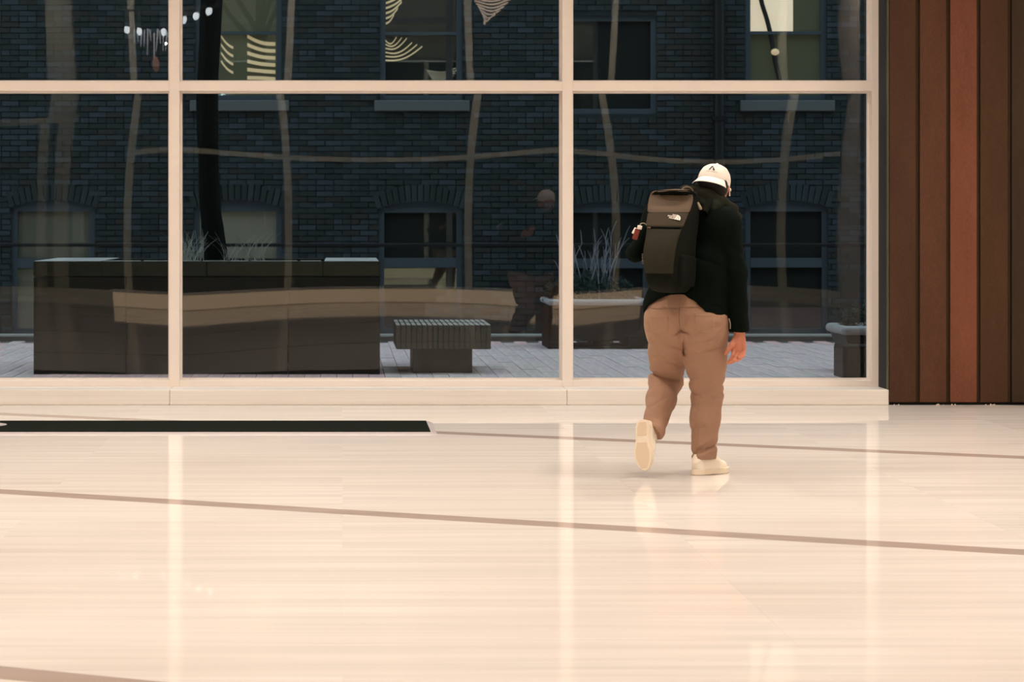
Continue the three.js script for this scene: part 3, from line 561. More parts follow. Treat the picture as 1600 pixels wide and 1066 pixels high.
// polygonise a distance field (surface nets: one vertex per crossed cell, moved onto the surface)
function skin(f, lo, hi, cell) {
  const n = [0, 1, 2].map((i) => Math.ceil((hi[i] - lo[i]) / cell) + 1), [nx, ny, nz] = n, v = new Float32Array(nx * ny * nz);
  for (let k = 0, i = 0; k < nz; k++) for (let j = 0; j < ny; j++) for (let a = 0; a < nx; a++, i++) v[i] = f(lo[0] + a * cell, lo[1] + j * cell, lo[2] + k * cell);
  const id = new Int32Array(nx * ny * nz).fill(-1), pos = [], nor = [], uv = [], idx = [], e = cell * 0.35;
  const at3 = (a, j, k) => a + nx * (j + ny * k);
  for (let k = 0; k < nz - 1; k++) for (let j = 0; j < ny - 1; j++) for (let a = 0; a < nx - 1; a++) {
    let c = 0, sx = 0, sy = 0, sz = 0, neg = 0;
    for (let q = 0; q < 8; q++) if (v[at3(a + (q & 1), j + ((q >> 1) & 1), k + (q >> 2))] < 0) neg++;
    if (neg === 0 || neg === 8) continue;
    for (let q = 0; q < 8; q++) for (const b of [1, 2, 4]) {
      if (q & b) continue; const w = q | b, d0 = v[at3(a + (q & 1), j + ((q >> 1) & 1), k + (q >> 2))], d1 = v[at3(a + (w & 1), j + ((w >> 1) & 1), k + (w >> 2))];
      if ((d0 < 0) === (d1 < 0)) continue; const t = d0 / (d0 - d1);
      sx += (q & 1) + (b === 1 ? t : 0); sy += ((q >> 1) & 1) + (b === 2 ? t : 0); sz += (q >> 2) + (b === 4 ? t : 0); c++;
    }
    let x = lo[0] + (a + sx / c) * cell, y = lo[1] + (j + sy / c) * cell, z = lo[2] + (k + sz / c) * cell, gx, gy, gz, l;
    for (let r = 0; r < 2; r++) {
      const d = f(x, y, z); gx = f(x + e, y, z) - f(x - e, y, z); gy = f(x, y + e, z) - f(x, y - e, z); gz = f(x, y, z + e) - f(x, y, z - e); l = Math.hypot(gx, gy, gz) || 1; gx /= l; gy /= l; gz /= l;
      if (r === 0) { const s = Math.max(-cell * 0.5, Math.min(cell * 0.5, d)) * 0.8; x -= gx * s; y -= gy * s; z -= gz * s; }
    }
    id[at3(a, j, k)] = pos.length / 3; pos.push(x, y, z); nor.push(gx, gy, gz); uv.push((x + z * 0.8) * 3, y * 3);
  }
  const quad = (p, q, r, s, flip) => { if (p < 0 || q < 0 || r < 0 || s < 0) return; if (flip) idx.push(p, r, q, p, s, r); else idx.push(p, q, r, p, r, s); };
  for (let k = 1; k < nz - 1; k++) for (let j = 1; j < ny - 1; j++) for (let a = 1; a < nx - 1; a++) {
    const s = v[at3(a, j, k)] < 0;
    if (s !== v[at3(a + 1, j, k)] < 0) quad(id[at3(a, j - 1, k - 1)], id[at3(a, j, k - 1)], id[at3(a, j, k)], id[at3(a, j - 1, k)], !s);
    if (s !== v[at3(a, j + 1, k)] < 0) quad(id[at3(a - 1, j, k - 1)], id[at3(a - 1, j, k)], id[at3(a, j, k)], id[at3(a, j, k - 1)], !s);
    if (s !== v[at3(a, j, k + 1)] < 0) quad(id[at3(a - 1, j - 1, k)], id[at3(a, j - 1, k)], id[at3(a, j, k)], id[at3(a - 1, j, k)], !s);
  }
  return geo(pos, idx, nor, uv);
}
{
  const D0 = 13.2, W = (px, py, dz = 0) => at(px, py, D0 - dz), vec = (p) => V(...p);
  const add = (a, b, s = 1) => [a[0] + b[0] * s, a[1] + b[1] * s, a[2] + b[2] * s], dot = (a, b) => a[0] * b[0] + a[1] * b[1] + a[2] * b[2];
  const nrm = (a) => { const l = Math.hypot(...a); return a.map((x) => x / l); }, cross = (a, b) => [a[1] * b[2] - a[2] * b[1], a[2] * b[0] - a[0] * b[2], a[0] * b[1] - a[1] * b[0]];
  const BASE = [mx(1075, 13.2), 0, -13.2];
  const local = (g) => g.translate(-BASE[0], -BASE[1], -BASE[2]);
  const m = {
    skin: mat(lin(0.56, 0.21, 0.125), 0.55, { specularIntensity: 0.6 }), hair: mat(lin(0.008, 0.006, 0.005), 0.85),
    jacket: mat(lin(0.0018, 0.0044, 0.0026), 0.9, { specularIntensity: 0.15, bumpMap: clothBump, bumpScale: 0.001 }), hood: mat(lin(0.019, 0.020, 0.014), 0.95, { specularIntensity: 0.15, bumpMap: clothBump, bumpScale: 0.001 }),
    pants: mat(lin(0.345, 0.195, 0.125), 0.9, { bumpMap: clothBump, bumpScale: 0.0012, sheen: 0.3, sheenColor: lin(0.5, 0.4, 0.33), sheenRoughness: 0.6 }), seam: mat(lin(0.15, 0.09, 0.06), 0.95),
    cream: mat(lin(0.90, 0.81, 0.67), 0.7), sole: mat(lin(0.86, 0.74, 0.58), 0.7), tread: mat(lin(0.76, 0.60, 0.43), 0.75), cap: mat(lin(0.86, 0.78, 0.69), 0.85, { bumpMap: clothBump, bumpScale: 0.0006 }), ink: mat(lin(0.02, 0.02, 0.02), 0.8), stitch: mat(lin(0.5, 0.42, 0.34), 0.9),
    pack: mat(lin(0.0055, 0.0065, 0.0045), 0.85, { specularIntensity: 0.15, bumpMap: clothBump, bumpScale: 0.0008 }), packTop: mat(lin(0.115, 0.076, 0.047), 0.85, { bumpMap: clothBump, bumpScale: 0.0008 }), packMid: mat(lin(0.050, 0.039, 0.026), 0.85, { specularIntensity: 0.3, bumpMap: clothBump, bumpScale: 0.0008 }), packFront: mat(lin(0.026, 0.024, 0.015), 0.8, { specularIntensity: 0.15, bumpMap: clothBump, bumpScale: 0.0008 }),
    white: mat(lin(0.85, 0.77, 0.68), 0.6), red: mat(lin(0.20, 0.028, 0.014), 0.7), tan: mat(lin(0.30, 0.24, 0.16), 0.7), lens: mat(lin(0.03, 0.02, 0.015), 0.2),
  };
  // -------- skeleton, metres
  const tR = nrm([0.85, 0, 0.53]), tF = nrm([0.53, 0, -0.85]), pR = [0.927, 0, 0.375], pF = [0.375, 0, -0.927];
  const shR = W(1129, 350, 0.1), elR = W(1147, 428, 0.10), wrR = W(1155, 518, 0.10);
  const shL = W(1031, 338, -0.12), elL = W(993, 396, -0.0), wrL = W(1034, 384, -0.28);
  const hipR = W(1101, 518, 0.03), kneeR = W(1104, 615, -0.05), anR = W(1099, 716, -0.03);
  const hipL = W(1048, 514, -0.03), kneeL = W(1041, 594, -0.27), anL = W(1021, 671, 0.045);
  const chest = W(1096, 362, 0), waist = W(1081, 425, 0), rump = W(1071, 480, 0), pelvis = W(1072, 500, 0.0);
  const nk = W(1108, 326, -0.01), skull = W(1115, 290, -0.03);
  // head axes: looking away and a little to the right, bowed, leaning right
  let hF, hU, hR; {
    const yaw = 0.36, pit = 0.24, rol = 0.13, f0 = [Math.sin(yaw), 0, -Math.cos(yaw)], r0 = [Math.cos(yaw), 0, Math.sin(yaw)];
    hF = add(f0.map((x) => x * Math.cos(pit)), [0, 1, 0], -Math.sin(pit)); const u0 = add([0, Math.cos(pit), 0], f0, Math.sin(pit));
    hU = add(u0.map((x) => x * Math.cos(rol)), r0, Math.sin(rol)); hR = add(r0.map((x) => x * Math.cos(rol)), u0, -Math.sin(rol));
  }
  const H = (r, u, f) => [0, 1, 2].map((i) => skull[i] + hR[i] * r + hU[i] * u + hF[i] * f);

  // -------- hands
  function hand(wrist, dir, palm, toThumb, curl, s = 1) {   // generic hand: axis, palm normal, thumb side
    const out = [], side = toThumb, rot = (a, th) => add(dir.map((x) => x * Math.cos(th)), palm, Math.sin(th));
    [[0.032, 0.086, 0.040, 0.026, 0.020], [0.011, 0.09, 0.045, 0.029, 0.021], [-0.010, 0.087, 0.042, 0.027, 0.020], [-0.030, 0.078, 0.033, 0.021, 0.018]].forEach(([o, l, a, b, c], i) => {
      const k = add(add(wrist, dir, l * s), side, o * s); out.push([wrist, k, 0.017 * s, 0.0115 * s, 0.012]);
      let p = k, th = curl * 0.7 + i * 0.06; for (const [seg, r0, r1] of [[a, 0.0092, 0.0084], [b, 0.0084, 0.0078], [c, 0.0078, 0.0068]]) { const q = add(p, rot(0, th), seg * s); out.push([p, q, r0 * s, r1 * s, 0.003]); p = q; th += curl; }
    });
    const t0 = add(add(wrist, dir, 0.028 * s), side, 0.022 * s), t1 = add(add(add(t0, dir, 0.028 * s), side, 0.024 * s), palm, 0.012 * s), t2 = add(add(t1, dir, 0.026 * s), palm, 0.016 * s);
    out.push([wrist, t0, 0.018 * s, 0.016 * s, 0.012], [t0, t1, 0.0145 * s, 0.0105 * s, 0.008], [t1, t2, 0.0105 * s, 0.008 * s, 0.004]);
    return out;
  }
  const handR = (() => {   // the visible hand: palm turned back, fingers folded down and inwards
    const w = W(1155.5, 519, 0.1), K = [W(1146.5, 547, 0.118), W(1152, 550.5, 0.108), W(1157.2, 551, 0.098), W(1161.8, 548, 0.09)], o = [];
    K.forEach((k) => o.push([w, k, 0.022, 0.0138, 0.014]));
    o.push([W(1149, 531, 0.112), W(1150, 541, 0.116), 0.0185, 0.015, 0.012], [W(1160, 530, 0.104), W(1161.5, 543, 0.104), 0.0165, 0.0145, 0.01]);
    const chain = (pts, r, k = 0.0045) => { for (let i = 0; i < pts.length - 1; i++) o.push([pts[i], pts[i + 1], r[i], r[i + 1], k]); };
    chain([K[0], W(1145.5, 556, 0.136), W(1141.5, 562.5, 0.136), W(1137.4, 567, 0.128)], [0.0125, 0.0108, 0.0096, 0.008]);
    chain([K[1], W(1150.5, 559.5, 0.138), W(1146, 564.5, 0.156), W(1141, 567.5, 0.158)], [0.0125, 0.0112, 0.0098, 0.008]);
    chain([K[2], W(1156.4, 559.5, 0.134), W(1152, 563, 0.162), W(1146.5, 563.5, 0.18)], [0.012, 0.0108, 0.0094, 0.0078]);
    chain([K[3], W(1161.4, 556, 0.122), W(1158, 558.5, 0.15), W(1153, 558, 0.17)], [0.011, 0.0096, 0.0086, 0.0072]);
    chain([W(1150.5, 530, 0.116), W(1143.5, 538.5, 0.13), W(1138.5, 546, 0.13), W(1134.3, 553, 0.122)], [0.0185, 0.0152, 0.0118, 0.009]);
    return o;
  })();
  const handL = hand(wrL, nrm([0.5, 0.1, -0.6]), nrm([0.3, 0.75, -0.1]), nrm([-0.7, 0.35, -0.5]), 0.75, 0.98);

  // -------- body: one figure; head and hands come from finer grids and are merged into the same mesh
  const bodyF = blend([
    [add(chest, tR, -0.13), add(chest, tR, 0.10), 0.085, 0.085], [chest, waist, 0.105, 0.10, 0.05], [waist, pelvis, 0.10, 0.115, 0.05], [add(hipL, [0, 0.05, 0]), add(hipR, [0, 0.05, 0]), 0.095, 0.095, 0.04],
    [add(chest, [0, 1, 0], 0.05), nk, 0.085, 0.055, 0.05], [nk, H(0, -0.06, -0.01), 0.052, 0.052, 0.03],
    [shR, elR, 0.052, 0.043], [elR, wrR, 0.043, 0.028, 0.02], [shL, elL, 0.05, 0.04], [elL, wrL, 0.04, 0.028, 0.02],
    [hipR, kneeR, 0.082, 0.058], [kneeR, add(kneeR, add(anR, kneeR, -1), 0.35), 0.06, 0.058, 0.02], [add(kneeR, add(anR, kneeR, -1), 0.35), anR, 0.056, 0.038, 0.02],
    [hipL, kneeL, 0.082, 0.058], [kneeL, add(kneeL, add(anL, kneeL, -1), 0.35), 0.06, 0.058, 0.02], [add(kneeL, add(anL, kneeL, -1), 0.35), anL, 0.056, 0.038, 0.02],
  ]);
  const headBase = blend([
    [H(0, 0.012, -0.02), H(0, 0.015, 0.025), 0.078, 0.072, 0.03], [H(0, -0.03, 0.03), H(0, -0.075, 0.058), 0.062, 0.036, 0.04], [H(-0.03, -0.05, 0.02), H(0.03, -0.05, 0.02), 0.042, 0.042, 0.03],
    [H(0, -0.005, 0.095), H(0, -0.042, 0.112), 0.012, 0.015, 0.018], [H(-0.012, -0.046, 0.1), H(0.012, -0.046, 0.1), 0.011, 0.011, 0.01], [H(-0.035, 0.008, 0.083), H(0.035, 0.008, 0.083), 0.014, 0.014, 0.02],
    [H(-0.018, -0.068, 0.09), H(0.018, -0.068, 0.09), 0.0085, 0.0085, 0.008], [H(-0.015, -0.081, 0.087), H(0.015, -0.081, 0.087), 0.009, 0.009, 0.008],
    [H(0, -0.05, -0.01), nk, 0.05, 0.054, 0.03],
    [H(0.076, 0.012, 0.0), H(0.082, -0.012, -0.012), 0.011, 0.013, 0.006], [H(0.082, -0.012, -0.012), H(0.075, -0.036, 0.0), 0.012, 0.009, 0.006],
    [H(-0.076, 0.012, 0.0), H(-0.082, -0.012, -0.012), 0.011, 0.013, 0.006], [H(-0.082, -0.012, -0.012), H(-0.075, -0.036, 0.0), 0.012, 0.009, 0.006],
  ]);
  const sockets = blend([[H(-0.034, -0.012, 0.093), H(-0.03, -0.012, 0.093), 0.013, 0.013], [H(0.034, -0.012, 0.093), H(0.03, -0.012, 0.093), 0.013, 0.013, 0.001]]);
  const headF = (x, y, z) => -smin(-headBase(x, y, z), sockets(x, y, z), 0.01);
  const box = (c, r) => [[c[0] - r[0], c[1] - r[1], c[2] - r[2]], [c[0] + r[0], c[1] + r[1], c[2] + r[2]]];
  const cutAbove = (f, p, n) => (x, y, z) => Math.max(f(x, y, z), (x - p[0]) * n[0] + (y - p[1]) * n[1] + (z - p[2]) * n[2]);
  const person = mesh('person', local(mergeGeometries([
    skin(bodyF, [1.4, 0.0, -13.75], [2.35, 1.66, -12.85], 0.012),
    skin(headF, ...box(H(0, -0.02, 0.01), [0.15, 0.17, 0.17]), 0.0042),
    skin(blend([...handR, [wrR, W(1155.5, 521, 0.1), 0.029, 0.026, 0.012]]), ...box(W(1150, 543, 0.13), [0.075, 0.11, 0.075]), 0.0026),
    skin(blend([...handL, [add(wrL, add(elL, wrL, -1), 0.15), wrL, 0.03, 0.026, 0.012]]), ...box(add(wrL, [0.06, 0.02, -0.06]), [0.15, 0.13, 0.15]), 0.0035),
  ])), m.skin);
  person.position.set(...BASE);
  tag(person, 'person walking away in white cap, dark hooded jacket, brown trousers and cream sneakers', 'person');
  const wear = (name, g, mm, parent = person) => mesh(name, parent === person || parent.userData.atBase ? local(g) : g, mm, parent);
  for (const s of [-1, 1]) wear('eye', new THREE.SphereGeometry(0.0115, 16, 12).translate(...H(0.032 * s, -0.012, 0.081)), mat(lin(0.7, 0.66, 0.6), 0.2));

  // -------- hair, cap
  wear('hair', skin(cutAbove(blend([[H(0, 0.012, -0.022), H(0, 0.015, 0.02), 0.084, 0.074, 0.03], [H(-0.035, -0.03, -0.045), H(0.035, -0.03, -0.045), 0.052, 0.052, 0.03], [H(-0.02, -0.075, -0.035), H(0.02, -0.075, -0.035), 0.042, 0.042, 0.03], [H(0.07, 0, 0.02), H(0.07, -0.02, 0.02), 0.014, 0.008, 0.01], [H(-0.07, 0, 0.02), H(-0.07, -0.02, 0.02), 0.014, 0.008, 0.01]]), H(0, 0.03, 0), hU), ...box(H(0, -0.02, -0.03), [0.14, 0.15, 0.14]), 0.005), m.hair);
  {
    const capC = H(0, 0.018, -0.008), Cp = (r, u, f) => [0, 1, 2].map((i) => capC[i] + hR[i] * r + hU[i] * u + hF[i] * f), RX = 0.095, RU = 0.099, RZ = 0.108;
    const dome = (th, ph, o = 0) => { const q = Math.max(0, Math.sin(ph)), c = Math.cos(ph), e = ph < 0 ? 1 : Math.pow(c, 0.82), sh = 1 - 0.05 * (1 - q); return Cp((RX + o) * e * sh * Math.sin(th), (RU + o) * Math.pow(q, 1.05) + (ph < 0 ? ph * 0.06 : 0), -(RZ + o) * e * sh * Math.cos(th)); };   // th = 0 points backwards, over the bill
    const surf = (n1, n2, fn) => { const pos = [], uv = [], idx = []; for (let i = 0; i <= n1; i++) for (let j = 0; j <= n2; j++) { pos.push(...fn(i / n1, j / n2)); uv.push(i / n1 * 3, j / n2 * 2); if (i < n1 && j < n2) { const k = i * (n2 + 1) + j; idx.push(k, k + n2 + 1, k + 1, k + 1, k + n2 + 1, k + n2 + 2); } } return geo(pos, idx, null, uv); };
    const crown = surf(72, 20, (u, v) => { const th = u * 6.28319, ph = -0.25 + v * (Math.PI / 2 + 0.25), groove = Math.pow(Math.abs(Math.cos(th * 3)), 40) * -0.0018 * (v < 0.95 ? 1 : 0); return dome(th, ph, groove + 0.0012 * noise(th * 3, ph * 5, 1)); });
    const cap = wear('cap', crown, m.cap); cap.userData.atBase = true;
    wear('cap_button', new THREE.SphereGeometry(0.009, 12, 8).translate(...Cp(0, RU + 0.001, 0)), m.cap, cap);
    // bill worn to the back, drooping and curved down at its sides
    const bill = (u, v, o) => { const a = (u * 2 - 1), th = a * 0.92, rim = 1.0, r = RX * Math.sin(th), f = -RZ * Math.cos(th), ext = v * 0.072 * (0.35 + 0.65 * Math.cos(a * 1.4)), l = Math.hypot(Math.sin(th) * 0.55, Math.cos(th)); return Cp(r * rim + Math.sin(th) * 0.5 / l * ext * 1.15, 0.004 - ext * 0.62 - 0.021 * a * a * (0.3 + v) - o, f - Math.cos(th) / l * ext); };
    const n1 = 36, n2 = 8, pos = [], idx = [], N = (n1 + 1) * (n2 + 1);
    for (const o of [0, 0.004]) for (let i = 0; i <= n1; i++) for (let j = 0; j <= n2; j++) pos.push(...bill(i / n1, j / n2, o));
    for (let i = 0; i < n1; i++) for (let j = 0; j < n2; j++) { const k = i * (n2 + 1) + j; idx.push(k, k + 1, k + n2 + 1, k + 1, k + n2 + 2, k + n2 + 1); const q = k + N; idx.push(q, q + n2 + 1, q + 1, q + 1, q + n2 + 1, q + n2 + 2); }
    for (let i = 0; i < n1; i++) { const k = i * (n2 + 1) + n2; idx.push(k, k + N, k + n2 + 1, k + N, k + n2 + 1 + N, k + n2 + 1); }
    for (let j = 0; j < n2; j++) { for (const k of [j, n1 * (n2 + 1) + j]) idx.push(k, k + 1, k + N, k + 1, k + 1 + N, k + N); }
    wear('bill', geo(pos, idx), m.cap, cap);
    // embroidered mark: slanting stroke and a notched triangle, with a row of small stitches under it
    const onCap = (th, ph) => dome(th * 1.5 + 0.02, 0.60 + (ph - 0.58) * 1.45, 0.0024);
    const mark = (pts) => { const p = [], id = []; pts.forEach(([a, b]) => p.push(...onCap(a * 0.01, 0.58 + b * 0.011))); for (let i = 1; i < pts.length - 1; i++) id.push(0, i, i + 1); return geo(p, id); };
    wear('cap_mark', mergeGeometries([mark([[-16, -8], [-10, -8], [-2, 10], [-8, 10]]), mark([[-8, 10], [-1, 12], [1, 8], [-3, 3]]), mark([[1, 10], [4, 4], [9, -9], [3, -9]]), mark([[4, 4], [13, -9], [9, -9]])]), Object.assign(m.ink, { side: THREE.DoubleSide }), cap);
    const row = []; for (let i = 0; i < 9; i++) if (i !== 3) row.push(mark([[-24 + i * 5.6, -16], [-20.5 + i * 5.6, -16], [-20.5 + i * 5.6, -13], [-24 + i * 5.6, -13]]));
    wear('cap_stitching', mergeGeometries(row), Object.assign(m.stitch, { side: THREE.DoubleSide }), cap);
  }
  wear('earbud', mergeGeometries([new THREE.SphereGeometry(0.009, 12, 10).scale(1, 1.2, 1).translate(...H(0.094, -0.014, -0.004)), new THREE.CapsuleGeometry(0.0042, 0.02, 4, 8).translate(...H(0.095, -0.034, 0.004))]), m.white);

  // -------- trousers
  const wr = (x, y, z, s) => Math.pow(1 - Math.abs(noise(x, y, z)), 3) * s;
  const pr = (p) => dot(p, pR), waistY = my(459, D0);
  const legF = (hip, knee, an, r) => { const sh = add(an, knee, -1); return blend([[hip, add(hip, add(knee, hip, -1), 0.45), r[0], r[1], 0.03], [add(hip, add(knee, hip, -1), 0.45), knee, r[1], r[2], 0.03], [knee, add(knee, sh, 0.4), r[3], r[4], 0.025], [add(knee, sh, 0.4), add(knee, sh, 1.04), r[4], r[5], 0.03]]); };
  const legR = legF(hipR, kneeR, anR, [0.125, 0.114, 0.089, 0.085, 0.078, 0.064]), legL = legF(hipL, kneeL, anL, [0.125, 0.108, 0.092, 0.088, 0.079, 0.064]);
  const seatF = blend([[add(pelvis, pR, -0.085), add(pelvis, pR, 0.10), 0.143, 0.143, 0.05], [add(add(pelvis, pR, -0.095), pF, -0.045), add(add(add(pelvis, pR, -0.09), pF, -0.035), [0, -0.055, 0]), 0.118, 0.118, 0.04], [add(add(pelvis, pR, 0.10), pF, -0.045), add(add(add(pelvis, pR, 0.10), pF, -0.035), [0, -0.055, 0]), 0.118, 0.118, 0.035], [add(waist, [0, -0.06, 0]), pelvis, 0.135, 0.14, 0.06]]);
  const hemR = anR, hemRn = [0.04, -1, 0.02], hemL = W(1017, 672, 0.06), hemLn = nrm([-0.70, -0.60, 0.38]);
  // folds pressed into the back of the cloth: [depth, width, points]
  const folds = [[0.018, 0.008, [1054, 523], [1065, 517], [1073, 520]], [0.010, 0.007, [1068, 517], [1070, 535], [1074, 556]], [0.009, 0.009, [1016, 519], [1035, 533], [1055, 542], [1068, 546]], [0.009, 0.009, [1072, 538], [1095, 533], [1115, 527], [1130, 514]],
    [0.018, 0.010, [1022, 587], [1035, 590], [1055, 596], [1070, 600]], [0.006, 0.008, [1030, 562], [1062, 572]], [0.007, 0.007, [1100, 548], [1126, 542]], [0.007, 0.007, [1112, 543], [1128, 520]], [0.008, 0.006, [1067, 511], [1073, 497]], [0.007, 0.007, [1082, 612], [1098, 624]], [0.007, 0.008, [1104, 612], [1128, 602]],
    [0.013, 0.008, [1083, 714], [1100, 711], [1119, 700]], [0.013, 0.008, [1094, 706], [1117, 693]], [0.006, 0.008, [1016, 642], [1046, 626]], [0.006, 0.009, [1012, 622], [1030, 610], [1050, 608]], [0.006, 0.009, [1090, 650], [1092, 690]], [0.007, 0.008, [1016, 505], [1030, 527]], [0.006, 0.007, [1085, 600], [1075, 585]]]
    .map(([d, w, ...pts]) => [d, w, pts.map(([a, c]) => [mx(a, 13.08), my(c, 13.08)])]);
  const press = (x, y) => { let s = 0; for (const [d, w, q] of folds) for (let i = 0; i < q.length - 1; i++) { const ax = q[i][0], ay = q[i][1], bx_ = q[i + 1][0] - ax, by = q[i + 1][1] - ay, t = Math.max(0, Math.min(1, ((x - ax) * bx_ + (y - ay) * by) / (bx_ * bx_ + by * by))), e = (x - ax - bx_ * t) ** 2 + (y - ay - by * t) ** 2; if (e < w * w * 6) s = Math.max(s, d * Math.exp(-e / (w * w)) * (0.35 + 0.65 * Math.sin(Math.PI * Math.min(1, Math.max(0, (i + t) / (q.length - 1)) * 0.9 + 0.05)))); } return s; };
  const pantsF = (x, y, z) => {
    let l = legL(x, y, z), r = legR(x, y, z);
    l = Math.max(l, (x - hemL[0]) * hemLn[0] + (y - hemL[1]) * hemLn[1] + (z - hemL[2]) * hemLn[2]);
    r = Math.max(r, (x - hemR[0]) * hemRn[0] + (y - hemR[1]) * hemRn[1] + (z - hemR[2]) * hemRn[2]);
    let d = smin(smin(seatF(x, y, z), l, 0.035), r, 0.035);
    if (smin(l, r, 0.012) < d) d = smin(l, r, 0.012);
    if (d > 0.05 || d < -0.05) return d;
    // folds: under the seat, behind the knees and stacked at the hem
    const dR = Math.hypot(y - kneeR[1] - 0.02, 0) , dL = Math.hypot(y - kneeL[1]), cr = Math.hypot(y - pelvis[1] + 0.12, (x - pelvis[0]) * 0.4), hm = Math.max(0, 1 - Math.abs(y - 0.13) / 0.09) * (x > 1.95 ? 1 : 0);
    const a = 0.35 + 1.1 * Math.exp(-dR * dR / 0.006) * (x > 1.93 ? 1 : 0) + 1.6 * Math.exp(-dL * dL / 0.006) * (x < 1.93 ? 1 : 0) + 1.2 * Math.exp(-cr * cr / 0.006) + 2.2 * hm;
    const tilt = x > 1.9 ? -0.45 : 0.45;
    d += 0.0075 * a * (wr(x * 4 + 3, (y + tilt * (x - 1.9)) * 15 + x * 2, z * 5, 1) - 0.45) + 0.0028 * noise(x * 22, y * 34, z * 22);
    if (dot([x - pelvis[0], 0, z - pelvis[2]], pF) < 0.02 || y < 0.72) d += press(x, y);
    // seat crease
    const s = pr([x - pelvis[0], 0, z - pelvis[2]]), bk = -dot([x - pelvis[0], 0, z - pelvis[2]], pF);
    if (bk > 0) d += 0.020 * Math.exp(-s * s / 0.0003) * Math.max(0, 1 - Math.abs(y - (pelvis[1] - 0.075)) / 0.09);
    return d;
  };
  const pantsTop = (x, y, z) => Math.max(pantsF(x, y, z), y - waistY - 0.04);
  const trousers = wear('trousers', skin(pantsTop, [1.42, 0.03, -13.68], [2.3, 1.06, -12.88], 0.0072), m.pants); trousers.userData.atBase = true;
  wear('waistband', skin((x, y, z) => Math.max(seatF(x, y, z) - 0.004, Math.abs(y - (waistY - 0.035) - 0.02 * pr([x - pelvis[0], 0, z - pelvis[2]])) - 0.036), [1.5, 0.86, -13.5], [2.25, 1.05, -12.9], 0.007), m.pants, trousers);
  // patches laid on the cloth: march from behind towards the body until the surface is met
  const drape = (f, o, u, v, dir, nu, nv, outline, off) => {
    const pos = [], idx = [], uv = [];
    for (let j = 0; j <= nv; j++) for (let i = 0; i <= nu; i++) {
      const [a, b] = outline(i / nu, j / nv), edge = i === 0 || j === 0 || i === nu || j === nv; let p = add(add(o, u, a), v, b);
      for (let k = 0; k < 60; k++) { const d = f(...p); if (d < 0.0004) break; p = add(p, dir, Math.max(0.0005, d * 0.7)); }
      p = add(p, dir, edge ? 0.004 : -off); pos.push(...p); uv.push(a * 3, b * 3);
      if (i < nu && j < nv) { const k = j * (nu + 1) + i; idx.push(k, k + 1, k + nu + 1, k + 1, k + nu + 2, k + nu + 1); }
    }
    return geo(pos, idx, null, uv);
  };
  const pb = add(pelvis, pF, -0.35);
  for (const [r0, r1, y0, y1, sg] of [[-0.172, -0.052, 492, 524, -1], [0.082, 0.196, 488, 520, 1]]) {
    const yt = my(y0, D0) - pelvis[1], yb = my(y1, D0) - pelvis[1];
    const o = wear('back_pocket', drape(pantsF, pb, pR, [0, 1, 0], pF, 18, 18, (i, j) => { const tt = Math.abs(i * 2 - 1), w = 1 - 0.10 * j; return [(r0 + r1) / 2 + (i - 0.5) * (r1 - r0) * w, yt + (yb - yt) * j * (1 - 0.22 * tt * Math.pow(j, 3))]; }, 0.0032), m.pants, trousers); o.userData.atBase = true;
    wear('pocket_hem', drape(pantsF, pb, pR, [0, 1, 0], pF, 16, 2, (i, j) => [r0 + (r1 - r0) * i, yt - 0.012 - 0.0035 * j], 0.0042), m.seam, o);
  }
  wear('centre_seam', drape(pantsF, pb, pR, [0, 1, 0], pF, 2, 16, (i, j) => [0.0 + (i - 0.5) * 0.006, waistY - pelvis[1] - 0.06 - 0.13 * j], 0.003), m.seam, trousers);
  wear('yoke_seam', drape(pantsF, pb, pR, [0, 1, 0], pF, 24, 2, (i, j) => [-0.18 + 0.18 * i, my(481, D0) - pelvis[1] - 0.0045 * j], 0.003), m.seam, trousers);
  wear('belt_loop', drape((x, y, z) => seatF(x, y, z) - 0.005, pb, pR, [0, 1, 0], pF, 2, 6, (i, j) => [-0.004 + 0.009 * i, waistY - pelvis[1] - 0.012 - 0.045 * j], 0.0045), m.pants, trousers);

  // -------- jacket and hood
  const jb = [[add(chest, tR, -0.095), add(waist, tR, -0.085), 0.125, 0.125], [add(chest, tR, 0.085), add(waist, tR, 0.085), 0.125, 0.128, 0.08], [add(waist, tR, -0.085), add(rump, pR, -0.095), 0.125, 0.142, 0.05], [add(waist, tR, 0.085), add(rump, pR, 0.10), 0.128, 0.152, 0.08],
    [add(waist, tF, 0.035), add(add(rump, pF, 0.055), [0, -0.06, 0]), 0.13, 0.155, 0.06], [shL, shR, 0.088, 0.09, 0.06], [add(chest, [0, 1, 0], 0.06), nk, 0.11, 0.08, 0.08]];
  const torsoF = blend(jb, 0.06), slR = blend([[shR, elR, 0.083, 0.070, 0.03], [elR, W(1154, 517, 0.1), 0.070, 0.056, 0.03]]), slL = blend([[shL, elL, 0.08, 0.047, 0.03], [elL, wrL, 0.047, 0.047, 0.02]]);
  const cuffN = [0.03, -1, 0], cuffP = W(1154, 519, 0.1), wl = nrm(add(wrL, elL, -1));
  const jacketF = (x, y, z) => {
    const q = [x - rump[0], 0, z - rump[2]], r = dot(q, pR), bk = -dot(q, pF), rr = r + 0.03;
    const hm0 = my(460, D0), fr = Math.max(0, Math.min(1, -bk / 0.06)), hem = (hm0 - (rr > 0 ? 2.75 : 2.6) * rr * rr) * (1 - fr) + (hm0 - 0.12) * fr;
    let t = Math.max(torsoF(x, y, z), hem - y);
    let a = Math.max(slR(x, y, z), (x - cuffP[0]) * cuffN[0] + (y - cuffP[1]) * cuffN[1]), b = Math.max(slL(x, y, z), (x - wrL[0]) * wl[0] + (y - wrL[1]) * wl[1] + (z - wrL[2]) * wl[2]);
